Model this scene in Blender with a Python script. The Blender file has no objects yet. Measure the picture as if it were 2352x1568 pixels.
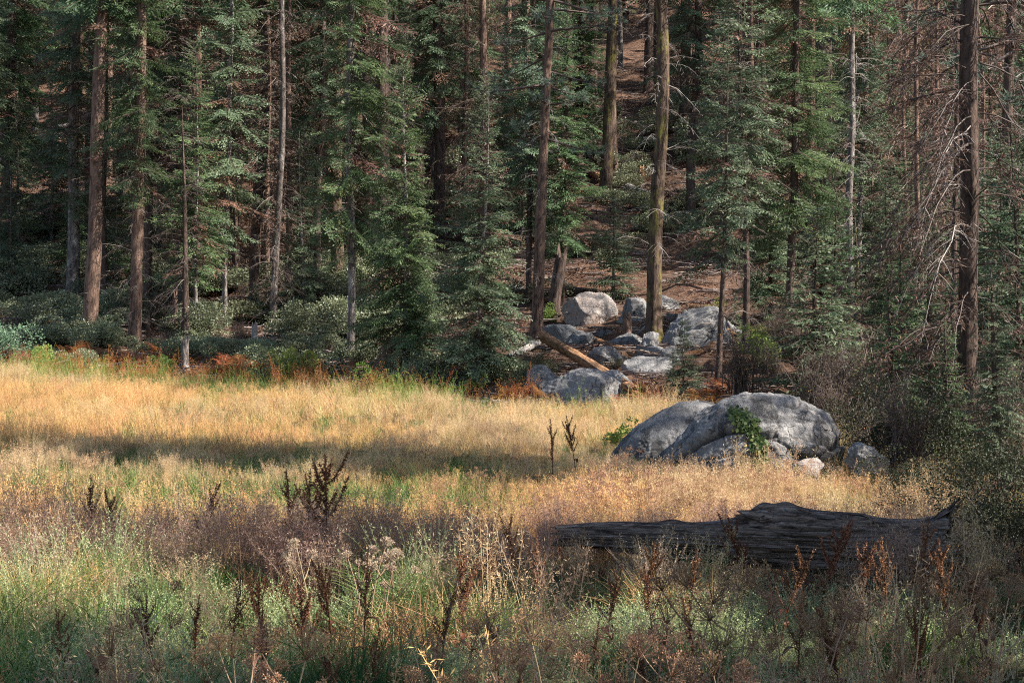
import bpy, math, random
import numpy as np
from mathutils import Vector, Matrix
from mathutils.bvhtree import BVHTree

random.seed(7)
RNG = np.random.default_rng(7)
S = bpy.context.scene
C = S.collection
PI = math.pi
rad = math.radians

# ---------------------------------------------------------------- camera, sky, sun, exposure
FPX, CX, CY = 3920.0, 1176.0, 784.0            # photo measured on a 2352 x 1568 grid
cam = bpy.data.objects.new('camera', bpy.data.cameras.new('camera'))
C.objects.link(cam)
cam.data.lens = 60.0
cam.data.sensor_width = 36.0
cam.data.clip_end = 3000.0
cam.location = (0, 0, 0)
cam.rotation_euler = (rad(90), 0, 0)
S.camera = cam

SUN_AZ, SUN_EL = rad(106), rad(44)
world = bpy.data.worlds.new('World')
S.world = world
world.use_nodes = True
wn = world.node_tree
wn.nodes.clear()
sky = wn.nodes.new('ShaderNodeTexSky')
sky.sky_type = 'NISHITA'
sky.sun_disc = False
sky.sun_elevation = SUN_EL
sky.sun_rotation = SUN_AZ
bg = wn.nodes.new('ShaderNodeBackground')
bg.inputs['Strength'].default_value = 0.082
wo = wn.nodes.new('ShaderNodeOutputWorld')
wn.links.new(sky.outputs[0], bg.inputs[0])
wn.links.new(bg.outputs[0], wo.inputs[0])

sun = bpy.data.objects.new('sun', bpy.data.lights.new('sun', 'SUN'))
C.objects.link(sun)
sun.data.energy = 5.0
sun.data.angle = rad(0.6)
sun.data.color = (1.0, 0.93, 0.82)
SUNV = Vector((math.cos(SUN_EL) * math.sin(SUN_AZ), math.cos(SUN_EL) * math.cos(SUN_AZ), math.sin(SUN_EL)))
sun.rotation_euler = SUNV.to_track_quat('Z', 'Y').to_euler()

S.view_settings.view_transform = 'Standard'
S.view_settings.look = 'None'
S.view_settings.exposure = 1.6
S.view_settings.gamma = 1.0
S.view_settings.use_curve_mapping = False
S.cycles.max_bounces = 6
S.cycles.diffuse_bounces = 3
S.cycles.transmission_bounces = 3
S.cycles.use_denoising = False
S.cycles.filter_width = 1.1
S.cycles.use_adaptive_sampling = False
S.cycles.sample_clamp_indirect = 6.0

# ---------------------------------------------------------------- noise
def _h(ix, iy, iz, seed):
    with np.errstate(over='ignore'):
        h = (ix.astype(np.int64).astype(np.uint64) * np.uint64(374761393) + iy.astype(np.int64).astype(np.uint64) * np.uint64(668265263)
             + iz.astype(np.int64).astype(np.uint64) * np.uint64(2246822519) + np.uint64(seed * 97463 + 12345)) & np.uint64(0xffffffff)
        h = ((h ^ (h >> np.uint64(13))) * np.uint64(1274126177)) & np.uint64(0xffffffff)
        h = ((h ^ (h >> np.uint64(16))) * np.uint64(2654435761)) & np.uint64(0xffffffff)
        h = h ^ (h >> np.uint64(15))
    return h.astype(np.float64) / 4294967295.0

def vn(x, y, z=0.0, seed=0):
    x, y, z = np.broadcast_arrays(np.asarray(x, float), np.asarray(y, float), np.asarray(z, float))
    ix, iy, iz = np.floor(x), np.floor(y), np.floor(z)
    fx, fy, fz = x - ix, y - iy, z - iz
    fx, fy, fz = [f * f * f * (f * (f * 6 - 15) + 10) for f in (fx, fy, fz)]
    r = 0
    for dx in (0, 1):
        for dy in (0, 1):
            for dz in (0, 1):
                w = (fx if dx else 1 - fx) * (fy if dy else 1 - fy) * (fz if dz else 1 - fz)
                r = r + w * _h(ix + dx, iy + dy, iz + dz, seed)
    return r * 2 - 1

def fbm(x, y, z=0.0, seed=0, octs=4, gain=0.5):
    a, f, r = 1.0, 1.0, 0
    for i in range(octs):
        r = r + a * vn(np.asarray(x) * f, np.asarray(y) * f, np.asarray(z) * f, seed + i * 17)
        a *= gain
        f *= 2.03
    return r

def sstep(a, b, x):
    t = np.clip((x - a) / (b - a), 0, 1)
    return t * t * (3 - 2 * t)

# ---------------------------------------------------------------- terrain
def edge(a):
    return np.interp(a, [-.34, -.2, -.1, 0, .06, .1, .15, .2, .3], [50, 48.5, 46, 42, 40.5, 39, 36, 33.5, 30])

def terrain(x, y):
    x = np.asarray(x, float)
    y = np.asarray(y, float)
    ys = np.maximum(y, 4.0)
    a = x / ys
    E = edge(a)
    ym = np.minimum(ys, E)
    zm = np.interp(ym, [0, 6, 9, 12, 16, 20, 25, 30, 36, 42, 50], [-1.7, -2.05, -2.32, -2.5, -2.52, -2.40, -2.2, -2.02, -1.86, -1.74, -1.55])
    zm = zm + 0.55 * np.clip(-a / .3, 0, 1.3) * np.clip((ym - 22) / 28, 0, 1)
    delay = np.interp(a, [.1, .16, .2, .3, .5], [0, 3, 13, 18, 22])
    d = np.maximum(ys - E, 0)
    d = np.where(d < delay, d * 0.08, d - delay + delay * 0.08)
    rise = np.interp(d, [0, 4, 9, 12, 16, 24, 38, 80, 110, 150, 600], [0, .55, 1.5, 2.05, 2.85, 5.0, 9.6, 25, 37, 47, 52])
    forest = sstep(0, 6, ys - E)
    bump = fbm(x * .35, y * .35, 0, 3, 3) * (.05 + .22 * forest) + fbm(x * 1.6, y * 1.6, 0, 5, 2) * (.035 + .05 * forest)
    return zm + rise + bump

def T(x, y):
    return float(terrain(x, y))

def hit(px, py):
    """where the sight line through photo point (px, py) meets the ground"""
    ds = np.arange(7, 240, .15)
    x = (px - CX) / FPX * ds
    z = (CY - py) / FPX * ds
    t = terrain(x, ds)
    k = np.nonzero(z <= t)[0]
    D = ds[k[0]] if len(k) else 200.0
    return D

def spot(px, D):
    x = (px - CX) / FPX * D
    return x, D, T(x, D)

def pt(px, py, D):
    return np.array(((px - CX) / FPX * D, D, (CY - py) / FPX * D))

# ---------------------------------------------------------------- mesh accumulator
class Acc:
    def __init__(s):
        s.v, s.t, s.q, s.tq, s.tt, s.tint, s.n = [], [], [], [], [], [], 0
    def add(s, v, f, mat=0, tint=None):
        v = np.asarray(v, float).reshape(-1, 3)
        f = np.asarray(f, np.int64)
        if len(f) == 0:
            return
        s.v.append(v)
        s.tint.append(np.full(len(v), .5) if tint is None else np.broadcast_to(np.asarray(tint, float), (len(v),)))
        m = np.full(len(f), mat)
        if f.shape[1] == 4:
            s.q.append(f + s.n); s.tq.append(m)
        else:
            s.t.append(f + s.n); s.tt.append(m)
        s.n += len(v)
    def mesh(s, name, mats, smooth=False):
        me = bpy.data.meshes.new(name)
        v = np.concatenate(s.v)
        q = np.concatenate(s.q) if s.q else np.zeros((0, 4), np.int64)
        t = np.concatenate(s.t) if s.t else np.zeros((0, 3), np.int64)
        me.vertices.add(len(v))
        me.vertices.foreach_set('co', v.astype(np.float32).ravel())
        nl = q.size + t.size
        me.loops.add(nl)
        me.loops.foreach_set('vertex_index', np.concatenate([q.ravel(), t.ravel()]).astype(np.int32))
        me.polygons.add(len(q) + len(t))
        st = np.concatenate([np.arange(len(q)) * 4, q.size + np.arange(len(t)) * 3]).astype(np.int32)
        me.polygons.foreach_set('loop_start', st)
        mi = np.concatenate((s.tq if s.tq else []) + (s.tt if s.tt else [])).astype(np.int32)
        me.polygons.foreach_set('material_index', mi)
        me.polygons.foreach_set('use_smooth', np.full(len(q) + len(t), smooth, dtype=bool))
        at = me.attributes.new('tint', 'FLOAT', 'POINT')
        at.data.foreach_set('value', np.concatenate(s.tint).astype(np.float32))
        for m in (mats if isinstance(mats, (list, tuple)) else [mats]):
            me.materials.append(m)
        me.update(calc_edges=True)
        return me

def unit(v):
    return v / np.maximum(np.linalg.norm(v, axis=-1, keepdims=True), 1e-9)

def kites(base, d, side, mid=.4):
    """one four-cornered leaf per row; base, d, side: N x 3"""
    n = len(base)
    v = np.stack([base, base + d * mid + side, base + d, base + d * mid - side], 1).reshape(-1, 3)
    return v, np.arange(n * 4).reshape(n, 4)

def rep(a, k):
    return np.repeat(np.asarray(a), k)

def ribbons(P, side, w):
    """P: N x K x 3 paths, side: N x 3, w: K or N x K half widths"""
    n, k, _ = P.shape
    w = np.broadcast_to(np.asarray(w, float), (n, k))
    v = np.stack([P - side[:, None] * w[..., None], P + side[:, None] * w[..., None]], 2).reshape(-1, 3)
    i = (np.arange(n)[:, None] * k + np.arange(k - 1)[None]) * 2
    f = np.stack([i, i + 1, i + 3, i + 2], -1).reshape(-1, 4)
    return v, f

def tubes(P, r, sides=4):
    """P: N x K x 3, r: K or N x K"""
    n, k, _ = P.shape
    r = np.broadcast_to(np.asarray(r, float), (n, k))
    t = unit(np.gradient(P, axis=1))
    ref = np.where(np.abs(t[..., 2:3]) > .85, np.array([1., 0, 0]), np.array([0, 0, 1.]))
    s = unit(np.cross(t, ref))
    u = np.cross(s, t)
    ang = np.arange(sides) * 2 * PI / sides
    v = P[:, :, None] + r[..., None, None] * (s[:, :, None] * np.cos(ang)[None, None, :, None] + u[:, :, None] * np.sin(ang)[None, None, :, None])
    base = (np.arange(n)[:, None, None] * k + np.arange(k - 1)[None, :, None]) * sides
    j = np.arange(sides)[None, None]
    j2 = (j + 1) % sides
    f = np.stack([base + j, base + j2, base + sides + j2, base + sides + j], -1).reshape(-1, 4)
    return v.reshape(-1, 3), f

# ---------------------------------------------------------------- objects
def tag(o, label=None, cat=None, group=None, kind=None):
    if label: o['label'] = label
    if cat: o['category'] = cat
    if group: o['group'] = group
    if kind: o['kind'] = kind
    return o

def thing(name, label, cat, loc=(0, 0, 0), rot=(0, 0, 0), group=None, scale=1.0):
    o = bpy.data.objects.new(name, None)
    o.empty_display_size = .3
    C.objects.link(o)
    o.location = loc
    o.rotation_euler = rot
    o.scale = (scale,) * 3 if not isinstance(scale, (tuple, list)) else scale
    return tag(o, label, cat, group)

def part(name, me, parent=None, loc=None, rot=None, scale=None):
    o = bpy.data.objects.new(name, me)
    C.objects.link(o)
    if parent: o.parent = parent
    if loc is not None: o.location = loc
    if rot is not None: o.rotation_euler = rot
    if scale is not None: o.scale = scale
    if name == 'seed_head': o['kind'] = 'stuff'
    return o

def dup(root, loc, rot, scale, label, group=None):
    r = root.copy(); C.objects.link(r)
    r.location = loc; r.rotation_euler = rot; r.scale = (scale,) * 3 if not isinstance(scale, (tuple, list)) else scale
    r['label'] = label
    if group: r['group'] = group
    for ch in root.children:
        c = ch.copy(); C.objects.link(c); c.parent = r
        for g in ch.children:
            d = g.copy(); C.objects.link(d); d.parent = c
    return r

# ---------------------------------------------------------------- materials
def newmat(name):
    m = bpy.data.materials.new(name)
    m.use_nodes = True
    nt = m.node_tree
    nt.nodes.clear()
    out = nt.nodes.new('ShaderNodeOutputMaterial')
    return m, nt, out

def N(nt, typ, **kw):
    n = nt.nodes.new(typ)
    for k, v in kw.items():
        if k in ('inputs',):
            for a, b in v.items():
                n.inputs[a].default_value = b
        else:
            setattr(n, k, v)
    return n

def ramp(nt, fac, stops):
    r = nt.nodes.new('ShaderNodeValToRGB')
    el = r.color_ramp.elements
    while len(el) < len(stops):
        el.new(.5)
    for e, (p, c) in zip(el, stops):
        e.position = p
        e.color = (*c, 1)
    nt.links.new(fac, r.inputs[0])
    return r.outputs[0]

def mixc(nt, fac, a, b, mode='MIX'):
    m = nt.nodes.new('ShaderNodeMix')
    m.data_type = 'RGBA'
    m.blend_type = mode
    for s, v in ((m.inputs[0], fac), (m.inputs[6], a), (m.inputs[7], b)):
        if isinstance(v, (int, float)): s.default_value = v
        elif isinstance(v, tuple): s.default_value = (*v, 1)
        else: nt.links.new(v, s)
    return m.outputs[2]

def mapr(nt, v, a, b, c=0.0, d=1.0):
    m = nt.nodes.new('ShaderNodeMapRange')
    nt.links.new(v, m.inputs[0])
    m.inputs[1].default_value = a; m.inputs[2].default_value = b
    m.inputs[3].default_value = c; m.inputs[4].default_value = d
    return m.outputs[0]

def noise(nt, scale, vec=None, detail=4, rough=.55, dist=0.0):
    n = nt.nodes.new('ShaderNodeTexNoise')
    n.inputs['Scale'].default_value = scale
    n.inputs['Detail'].default_value = detail
    n.inputs['Roughness'].default_value = rough
    n.inputs['Distortion'].default_value = dist
    if vec is not None: nt.links.new(vec, n.inputs['Vector'])
    return n.outputs[0]

def coords(nt, scale=(1, 1, 1), which='Object'):
    t = nt.nodes.new('ShaderNodeTexCoord')
    m = nt.nodes.new('ShaderNodeMapping')
    m.inputs['Scale'].default_value = scale
    nt.links.new(t.outputs[which], m.inputs[0])
    return m.outputs[0]

def leafmat(name, a, b, c=None, trans=.35, hue=.02, val=.25, clump=None, rough=.55, spec=.25):
    m, nt, out = newmat(name)
    at = N(nt, 'ShaderNodeAttribute', attribute_name='tint')
    stops = [(0, a), (1, b)] if c is None else [(0, a), (.75, b), (1, c)]
    col = ramp(nt, at.outputs['Fac'], stops)
    if clump:
        sc, ca, amt = clump
        nz = noise(nt, sc, coords(nt), 2)
        col = mixc(nt, mapr(nt, nz, .5, .68, 0, amt), col, ca)
    oi = N(nt, 'ShaderNodeObjectInfo')
    hs = N(nt, 'ShaderNodeHueSaturation')
    nt.links.new(mapr(nt, oi.outputs['Random'], 0, 1, .5 - hue, .5 + hue), hs.inputs['Hue'])
    w = N(nt, 'ShaderNodeTexWhiteNoise', noise_dimensions='1D')
    nt.links.new(oi.outputs['Random'], w.inputs['W'])
    nt.links.new(mapr(nt, w.outputs['Value'], 0, 1, 1 - val, 1 + val), hs.inputs['Value'])
    nt.links.new(col, hs.inputs['Color'])
    bs = N(nt, 'ShaderNodeBsdfPrincipled', inputs={'Roughness': rough})
    bs.inputs['Specular IOR Level'].default_value = spec
    tr = N(nt, 'ShaderNodeBsdfTranslucent')
    mx = N(nt, 'ShaderNodeMixShader')
    mx.inputs[0].default_value = trans
    nt.links.new(hs.outputs[0], bs.inputs['Base Color'])
    nt.links.new(hs.outputs[0], tr.inputs['Color'])
    nt.links.new(bs.outputs[0], mx.inputs[1])
    nt.links.new(tr.outputs[0], mx.inputs[2])
    nt.links.new(mx.outputs[0], out.inputs[0])
    return m

def barkmat(name, a, b, dark, moss=0.0, vs=(6, 6, 1.7), lich=None):
    m, nt, out = newmat(name)
    co = coords(nt, vs)
    n1 = noise(nt, 1.6, co, 6, .65, .6)
    n2 = noise(nt, .45, coords(nt, (1, 1, .5)), 3)
    col = mixc(nt, mapr(nt, n2, .35, .65), a, b)
    fur = mapr(nt, n1, .36, .56)
    col = mixc(nt, fur, dark, col)
    if lich:
        n4 = noise(nt, 2.2, coords(nt, (2, 2, .9)), 5, .7)
        col = mixc(nt, mapr(nt, n4, .52, .62, 0, .8), col, lich)
    if moss > 0:
        n3 = noise(nt, 2.0, coords(nt, (1.6, 1.6, .7)), 5, .7)
        col = mixc(nt, mapr(nt, n3, .62 - moss * .25, .72 - moss * .2, 0, .9), col, (.20, .18, .045))
    bs = N(nt, 'ShaderNodeBsdfPrincipled', inputs={'Roughness': .9})
    bs.inputs['Specular IOR Level'].default_value = .15
    bp = N(nt, 'ShaderNodeBump', inputs={'Strength': 1.0, 'Distance': .09})
    nt.links.new(n1, bp.inputs['Height'])
    nt.links.new(bp.outputs[0], bs.inputs['Normal'])
    nt.links.new(col, bs.inputs['Base Color'])
    nt.links.new(bs.outputs[0], out.inputs[0])
    return m

def rockmat(name, light=(.34, .33, .32), mid=(.22, .215, .215), dark=(.055, .055, .06), warm=(.22, .15, .11), dk=.5, wm=.3):
    m, nt, out = newmat(name)
    co = coords(nt)
    n1 = noise(nt, 1.3, co, 6, .62, .4)
    n2 = noise(nt, 2.6, coords(nt, (1, 1, .55)), 8, .68, .8)
    n3 = noise(nt, 26, co, 3, .6)
    n4 = noise(nt, .9, co, 3, .5, .5)
    n5 = noise(nt, 3.2, coords(nt, (2.2, 2.2, .35)), 6, .7, .3)
    n6 = noise(nt, 70, co, 2, .6)
    vo = N(nt, 'ShaderNodeTexVoronoi', feature='DISTANCE_TO_EDGE')
    vo.inputs['Scale'].default_value = 1.5
    wv = N(nt, 'ShaderNodeVectorMath', operation='MULTIPLY_ADD')
    nz3 = nt.nodes.new('ShaderNodeTexNoise'); nz3.inputs['Scale'].default_value = 1.2; nt.links.new(co, nz3.inputs['Vector'])
    nt.links.new(nz3.outputs['Color'], wv.inputs[0]); wv.inputs[1].default_value = (.9, .9, .9); nt.links.new(co, wv.inputs[2])
    nt.links.new(wv.outputs[0], vo.inputs['Vector'])
    cm = N(nt, 'ShaderNodeMath', operation='MULTIPLY')
    nt.links.new(mapr(nt, vo.outputs['Distance'], .0, .012, .85, 0), cm.inputs[0])
    nt.links.new(mapr(nt, noise(nt, .8, co, 3), .52, .6), cm.inputs[1])
    crack = cm.outputs[0]
    col = mixc(nt, mapr(nt, n1, .35, .65), mid, light)
    col = mixc(nt, mapr(nt, n4, .55, .7, 0, wm), col, warm)
    col = mixc(nt, mapr(nt, n2, .68 - dk * .2, .76 - dk * .2, 0, .85), col, dark)
    col = mixc(nt, mapr(nt, n5, .54, .66, 0, .7 * dk + .1), col, dark)
    col = mixc(nt, mapr(nt, n3, .3, .6, .55, 0), col, dark)
    col = mixc(nt, mapr(nt, n6, .55, .7, 0, .5), col, (.42, .41, .39))
    col = mixc(nt, crack, col, (.015, .014, .014))
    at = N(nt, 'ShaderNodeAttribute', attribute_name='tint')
    col = mixc(nt, mapr(nt, at.outputs['Fac'], .5, 1.0, 0, .92), col, (.018, .017, .017))  # high tint blackens the stone: painted groove shade and stain streaks
    bs = N(nt, 'ShaderNodeBsdfPrincipled', inputs={'Roughness': .95})
    bs.inputs['Specular IOR Level'].default_value = .12
    bp = N(nt, 'ShaderNodeBump', inputs={'Strength': .9, 'Distance': .09})
    nn = noise(nt, 7, co, 9, .72)
    hm = N(nt, 'ShaderNodeMath', operation='MULTIPLY_ADD')
    nt.links.new(crack, hm.inputs[0]); hm.inputs[1].default_value = -.7; nt.links.new(nn, hm.inputs[2])
    nt.links.new(hm.outputs[0], bp.inputs['Height'])
    nt.links.new(bp.outputs[0], bs.inputs['Normal'])
    nt.links.new(col, bs.inputs['Base Color'])
    nt.links.new(bs.outputs[0], out.inputs[0])
    return m

M = {}
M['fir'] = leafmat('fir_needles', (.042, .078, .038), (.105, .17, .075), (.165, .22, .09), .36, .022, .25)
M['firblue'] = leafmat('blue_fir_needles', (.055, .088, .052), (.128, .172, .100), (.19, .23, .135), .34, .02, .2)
M['pine'] = leafmat('pine_needles', (.07, .105, .08), (.14, .185, .14), (.2, .24, .16), .34, .015, .15)
M['brown'] = leafmat('dead_needles', (.085, .045, .032), (.17, .095, .065), None, .2, .015, .25)
M['shrub'] = leafmat('shrub_leaves', (.07, .09, .05), (.18, .20, .115), (.27, .28, .18), .25, .02, .25, rough=.42, spec=.4)
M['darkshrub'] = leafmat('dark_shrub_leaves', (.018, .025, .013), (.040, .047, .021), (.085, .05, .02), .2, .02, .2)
M['thin'] = leafmat('thin_autumn_leaves', (.07, .08, .03), (.16, .14, .05), (.34, .17, .05), .4, .02, .3)
M['lime'] = leafmat('bright_weed_leaves', (.14, .22, .045), (.27, .34, .09), (.42, .40, .14), .45, .02, .2)
M['bluebush'] = leafmat('bluish_bush_leaves', (.10, .18, .11), (.20, .30, .19), None, .4, .01, .1)
M['redbush'] = leafmat('red_bush_leaves', (.14, .022, .03), (.26, .05, .06), (.3, .12, .05), .4, .01, .1)
M['fern'] = leafmat('bracken', (.24, .085, .035), (.44, .18, .06), (.52, .30, .09), .45, .02, .3)
M['vine'] = leafmat('vine_leaves', (.035, .07, .022), (.08, .125, .04), (.17, .18, .06), .35, .01, .1)
M['straw'] = leafmat('straw', (.52, .35, .16), (.70, .52, .27), (.76, .63, .40), .42, .02, .2)
M['amber'] = leafmat('amber_grass', (.52, .29, .12), (.70, .44, .20), (.60, .52, .20), .42, .02, .2)
M['pan'] = leafmat('seed_panicles', (.46, .30, .16), (.64, .47, .27), (.74, .60, .37), .42, .015, .2)
M['fuzz'] = leafmat('purplish_panicles', (.22, .13, .095), (.38, .25, .18), (.48, .35, .25), .38, .02, .25)
M['green'] = leafmat('green_grass', (.06, .12, .028), (.15, .23, .058), (.38, .37, .14), .42, .02, .25)
M['darkgreen'] = leafmat('lush_grass', (.02, .06, .012), (.06, .13, .03), None, .4, .02, .2)
M['sage'] = leafmat('silvery_herb', (.19, .25, .10), (.40, .45, .24), (.60, .58, .38), .4, .015, .15)
M['rust'] = leafmat('withered_grass', (.20, .09, .045), (.36, .19, .09), (.50, .34, .18), .35, .02, .3)
M['dock'] = leafmat('dock_seed', (.10, .042, .024), (.22, .095, .05), (.34, .17, .085), .35, .01, .2)
M['dockleaf'] = leafmat('dock_leaf', (.09, .035, .02), (.2, .085, .04), None, .35, .01, .2)
M['umbel'] = leafmat('umbel_seed', (.20, .105, .06), (.35, .20, .12), (.46, .30, .19), .35, .015, .25)
M['cream'] = leafmat('cream_seed', (.36, .26, .18), (.54, .43, .32), None, .4, .01, .1)
M['stalk'] = leafmat('dry_stalk', (.26, .16, .09), (.44, .31, .20), None, .15, .02, .25)
M['bark_red'] = barkmat('reddish_bark', (.21, .135, .10), (.155, .10, .078), (.05, .032, .026))
M['bark_dark'] = barkmat('dark_bark', (.12, .082, .067), (.085, .06, .05), (.026, .02, .017))
M['bark_grey'] = barkmat('grey_bark', (.20, .17, .155), (.14, .12, .11), (.05, .042, .038), 0, (7, 7, 2.2), (.4, .38, .36))
M['bark_white'] = barkmat('pale_bark', (.15, .125, .112), (.11, .088, .078), (.035, .028, .025), 0, (6, 6, 3), (.30, .27, .255))
M['bark_moss'] = barkmat('mossy_bark', (.13, .088, .064), (.095, .068, .052), (.032, .022, .018), .42)
M['twig'] = leafmat('dead_twig', (.055, .038, .032), (.13, .095, .08), (.30, .26, .23), .0, .01, .2)
M['limb'] = leafmat('dead_limb', (.035, .025, .02), (.085, .06, .05), None, .0, .01, .1)
M['twiggrey'] = leafmat('bleached_twig', (.16, .13, .115), (.30, .26, .23), (.45, .41, .38), .0, .01, .15)
M['wood_orange'] = barkmat('bare_orange_wood', (.42, .23, .12), (.33, .19, .11), (.12, .06, .035), 0, (2, 12, 12))
M['wood_grey'] = barkmat('weathered_grey_wood', (.40, .37, .34), (.28, .25, .23), (.09, .075, .07), 0, (2, 12, 12))
M['rock'] = rockmat('granite', (.30, .29, .285), (.19, .185, .185))
M['rock2'] = rockmat('lichen_granite', (.30, .29, .285), (.165, .16, .162), (.035, .035, .038), (.24, .17, .13), .8, .35)
M['rockwarm'] = rockmat('warm_granite', (.36, .33, .31), (.27, .21, .185), (.06, .055, .055), (.30, .19, .14), .45, .7)

def logmat():
    m, nt, out = newmat('charred_wood')
    co = coords(nt, (1.1, 13, 13))
    n1 = noise(nt, 1.5, co, 7, .72, 1.2)
    n2 = noise(nt, 1.1, coords(nt), 4)
    col = mixc(nt, mapr(nt, n1, .38, .62), (.020, .015, .0125), (.27, .20, .165))
    col = mixc(nt, mapr(nt, noise(nt, 2.2, coords(nt, (.9, 9, 9)), 8, .75, .8), .54, .64, 0, .9), col, (.36, .31, .28))
    col = mixc(nt, mapr(nt, n1, .28, .4, .7, 0), col, (.012, .009, .008))
    vo = N(nt, 'ShaderNodeTexVoronoi', feature='DISTANCE_TO_EDGE')
    vo.inputs['Scale'].default_value = 1.0
    nt.links.new(coords(nt, (3.5, 11, 11)), vo.inputs['Vector'])
    ck = mapr(nt, vo.outputs['Distance'], 0, .05, .5, 0)
    col = mixc(nt, ck, col, (.006, .005, .005))
    bs = N(nt, 'ShaderNodeBsdfPrincipled', inputs={'Roughness': .95})
    bs.inputs['Specular IOR Level'].default_value = .12
    bp = N(nt, 'ShaderNodeBump', inputs={'Strength': .55, 'Distance': .05})
    nt.links.new(n1, bp.inputs['Height'])
    nt.links.new(bp.outputs[0], bs.inputs['Normal'])
    nt.links.new(col, bs.inputs['Base Color'])
    nt.links.new(bs.outputs[0], out.inputs[0])
    return m
M['char'] = logmat()

def groundmat():
    m, nt, out = newmat('meadow_and_forest_floor')
    co = coords(nt)
    at = N(nt, 'ShaderNodeAttribute', attribute_name='tint')
    n1 = noise(nt, .5, co, 5, .6)
    n2 = noise(nt, 5.0, co, 8, .72)
    n3 = noise(nt, 22, co, 6, .7)
    floor = ramp(nt, n2, [(.3, (.035, .024, .018)), (.47, (.13, .075, .052)), (.60, (.23, .145, .105)), (.75, (.36, .26, .20))])
    floor = mixc(nt, mapr(nt, n1, .42, .62, 0, .6), floor, (.20, .115, .08))
    floor = mixc(nt, mapr(nt, n3, .35, .6, .5, 0), floor, (.03, .02, .015))
    mead = ramp(nt, n2, [(.3, (.05, .035, .018)), (.6, (.13, .10, .045)), (.8, (.2, .15, .08))])
    col = mixc(nt, at.outputs['Fac'], mead, floor)
    bs = N(nt, 'ShaderNodeBsdfPrincipled', inputs={'Roughness': .95})
    bs.inputs['Specular IOR Level'].default_value = .1
    bp = N(nt, 'ShaderNodeBump', inputs={'Strength': 1.0, 'Distance': .12})
    nt.links.new(n3, bp.inputs['Height'])
    nt.links.new(bp.outputs[0], bs.inputs['Normal'])
    nt.links.new(col, bs.inputs['Base Color'])
    nt.links.new(bs.outputs[0], out.inputs[0])
    return m
M['ground'] = groundmat()

# ---------------------------------------------------------------- ground sheet
def axis_pts(lo, hi, a, b, step, far):
    mid = np.arange(a, b + 1e-6, step)
    k = np.linspace(0, 1, 26)[1:] ** 2.2
    return np.concatenate([(a - (a - lo) * k)[::-1], mid, b + (hi - b) * k])
gx = axis_pts(-260, 260, -42, 42, .4, 0)
gy = axis_pts(-80, 380, 0, 118, .4, 0)
GX, GY = np.meshgrid(gx, gy)
GZ = terrain(GX, GY)
nx_, ny_ = len(gx), len(gy)
i = (np.arange(ny_ - 1)[:, None] * nx_ + np.arange(nx_ - 1)[None]).ravel()
acc = Acc()
dE = np.maximum(GY, 4) - edge(GX / np.maximum(GY, 4))
acc.add(np.stack([GX, GY, GZ], -1), np.stack([i, i + 1, i + nx_ + 1, i + nx_], -1), 0,
        sstep(-1.5, 2.5, dE + 1.5 * fbm(GX * .5, GY * .5, 0, 9, 2)).ravel())
ground = part('ground', acc.mesh('ground', M['ground'], True))
tag(ground, 'meadow floor rising into a needle covered forest slope', None, None, 'structure')

# ---------------------------------------------------------------- conifer building blocks
def fir_spray(L, s2, s3, kw, seed, dead=False):
    """flat fir branch along +x: twig kites, plus the woody axis"""
    r = np.random.default_rng(seed)
    s = np.arange(.10 * L, L, s2)
    s = s + r.uniform(-.3, .3, len(s)) * s2
    t = np.clip(s / L, 0, .995)
    droop = r.uniform(.05, .2)
    zc = lambda q: -droop * L * q ** 1.6 + .10 * L * np.maximum(q - .7, 0)
    wob = r.uniform(-.06, .06) * L
    yc = lambda q: wob * q ** 2
    side = np.where(np.arange(len(s)) % 2 == 0, 1., -1.)
    l2 = np.clip(.50 * L * (1 - t) ** .75 * (.35 + .65 * np.minimum(t / .3, 1)), .10, .95) * r.uniform(.6, 1.15, len(s))
    ang = rad(58) * r.uniform(.75, 1.15, len(s)) * (1 - .35 * t)
    d2 = np.stack([np.cos(ang), side * np.sin(ang), r.uniform(-.75, .12, len(s))], -1)
    d2 = unit(d2)
    b2 = np.stack([s, yc(t), zc(t)], -1)
    B, Dd, W, tn = [], [], [], []
    up = np.array([0, 0, 1.])
    # twig axis as kite
    B.append(b2); Dd.append(d2 * l2[:, None]); W.append(np.cross(d2, up) * kw * .45 + up * r.normal(0, .2, (len(s), 1)) * kw); tn.append(r.uniform(0, .4, len(s)))
    for k in range(len(s)):
        q = np.arange(.04, l2[k], s3)
        if len(q) == 0: continue
        sg = np.where(np.arange(len(q)) % 2 == 0, 1., -1.)
        l3 = np.clip(.42 * l2[k] * (1 - q / l2[k]) + .07, .06, .30) * r.uniform(.6, 1.2, len(q))
        nrm = np.cross(d2[k], up)
        dd = unit(d2[k] * .72 + nrm * sg[:, None] * .7 + up * r.uniform(-.35, .25, (len(q), 1)))
        B.append(b2[k] + d2[k] * q[:, None] + np.array([0, 0, -.12]) * (q ** 2)[:, None])
        Dd.append(dd * l3[:, None])
        w = unit(np.cross(dd, up + r.normal(0, .5, (len(q), 3))))
        W.append(w * kw * r.uniform(.7, 1.3, (len(q), 1)))
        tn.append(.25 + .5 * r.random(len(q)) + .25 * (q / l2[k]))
    q = np.linspace(0, 1, 6)
    axis = np.stack([q * L, yc(q), zc(q)], -1)
    return np.concatenate(B), np.concatenate(Dd), np.concatenate(W), np.concatenate(tn), axis

SPRAY_NEAR = {L: [fir_spray(L, .050, .052, .019, int(L * 100) + k) for k in range(4)] for L in (.45, .9, 1.5, 2.3)}
SPRAY_FAR = {L: [fir_spray(L, .066, .064, .026, int(L * 100) + 50 + k) for k in range(4)] for L in (.45, .9, 1.5, 2.3)}

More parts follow.
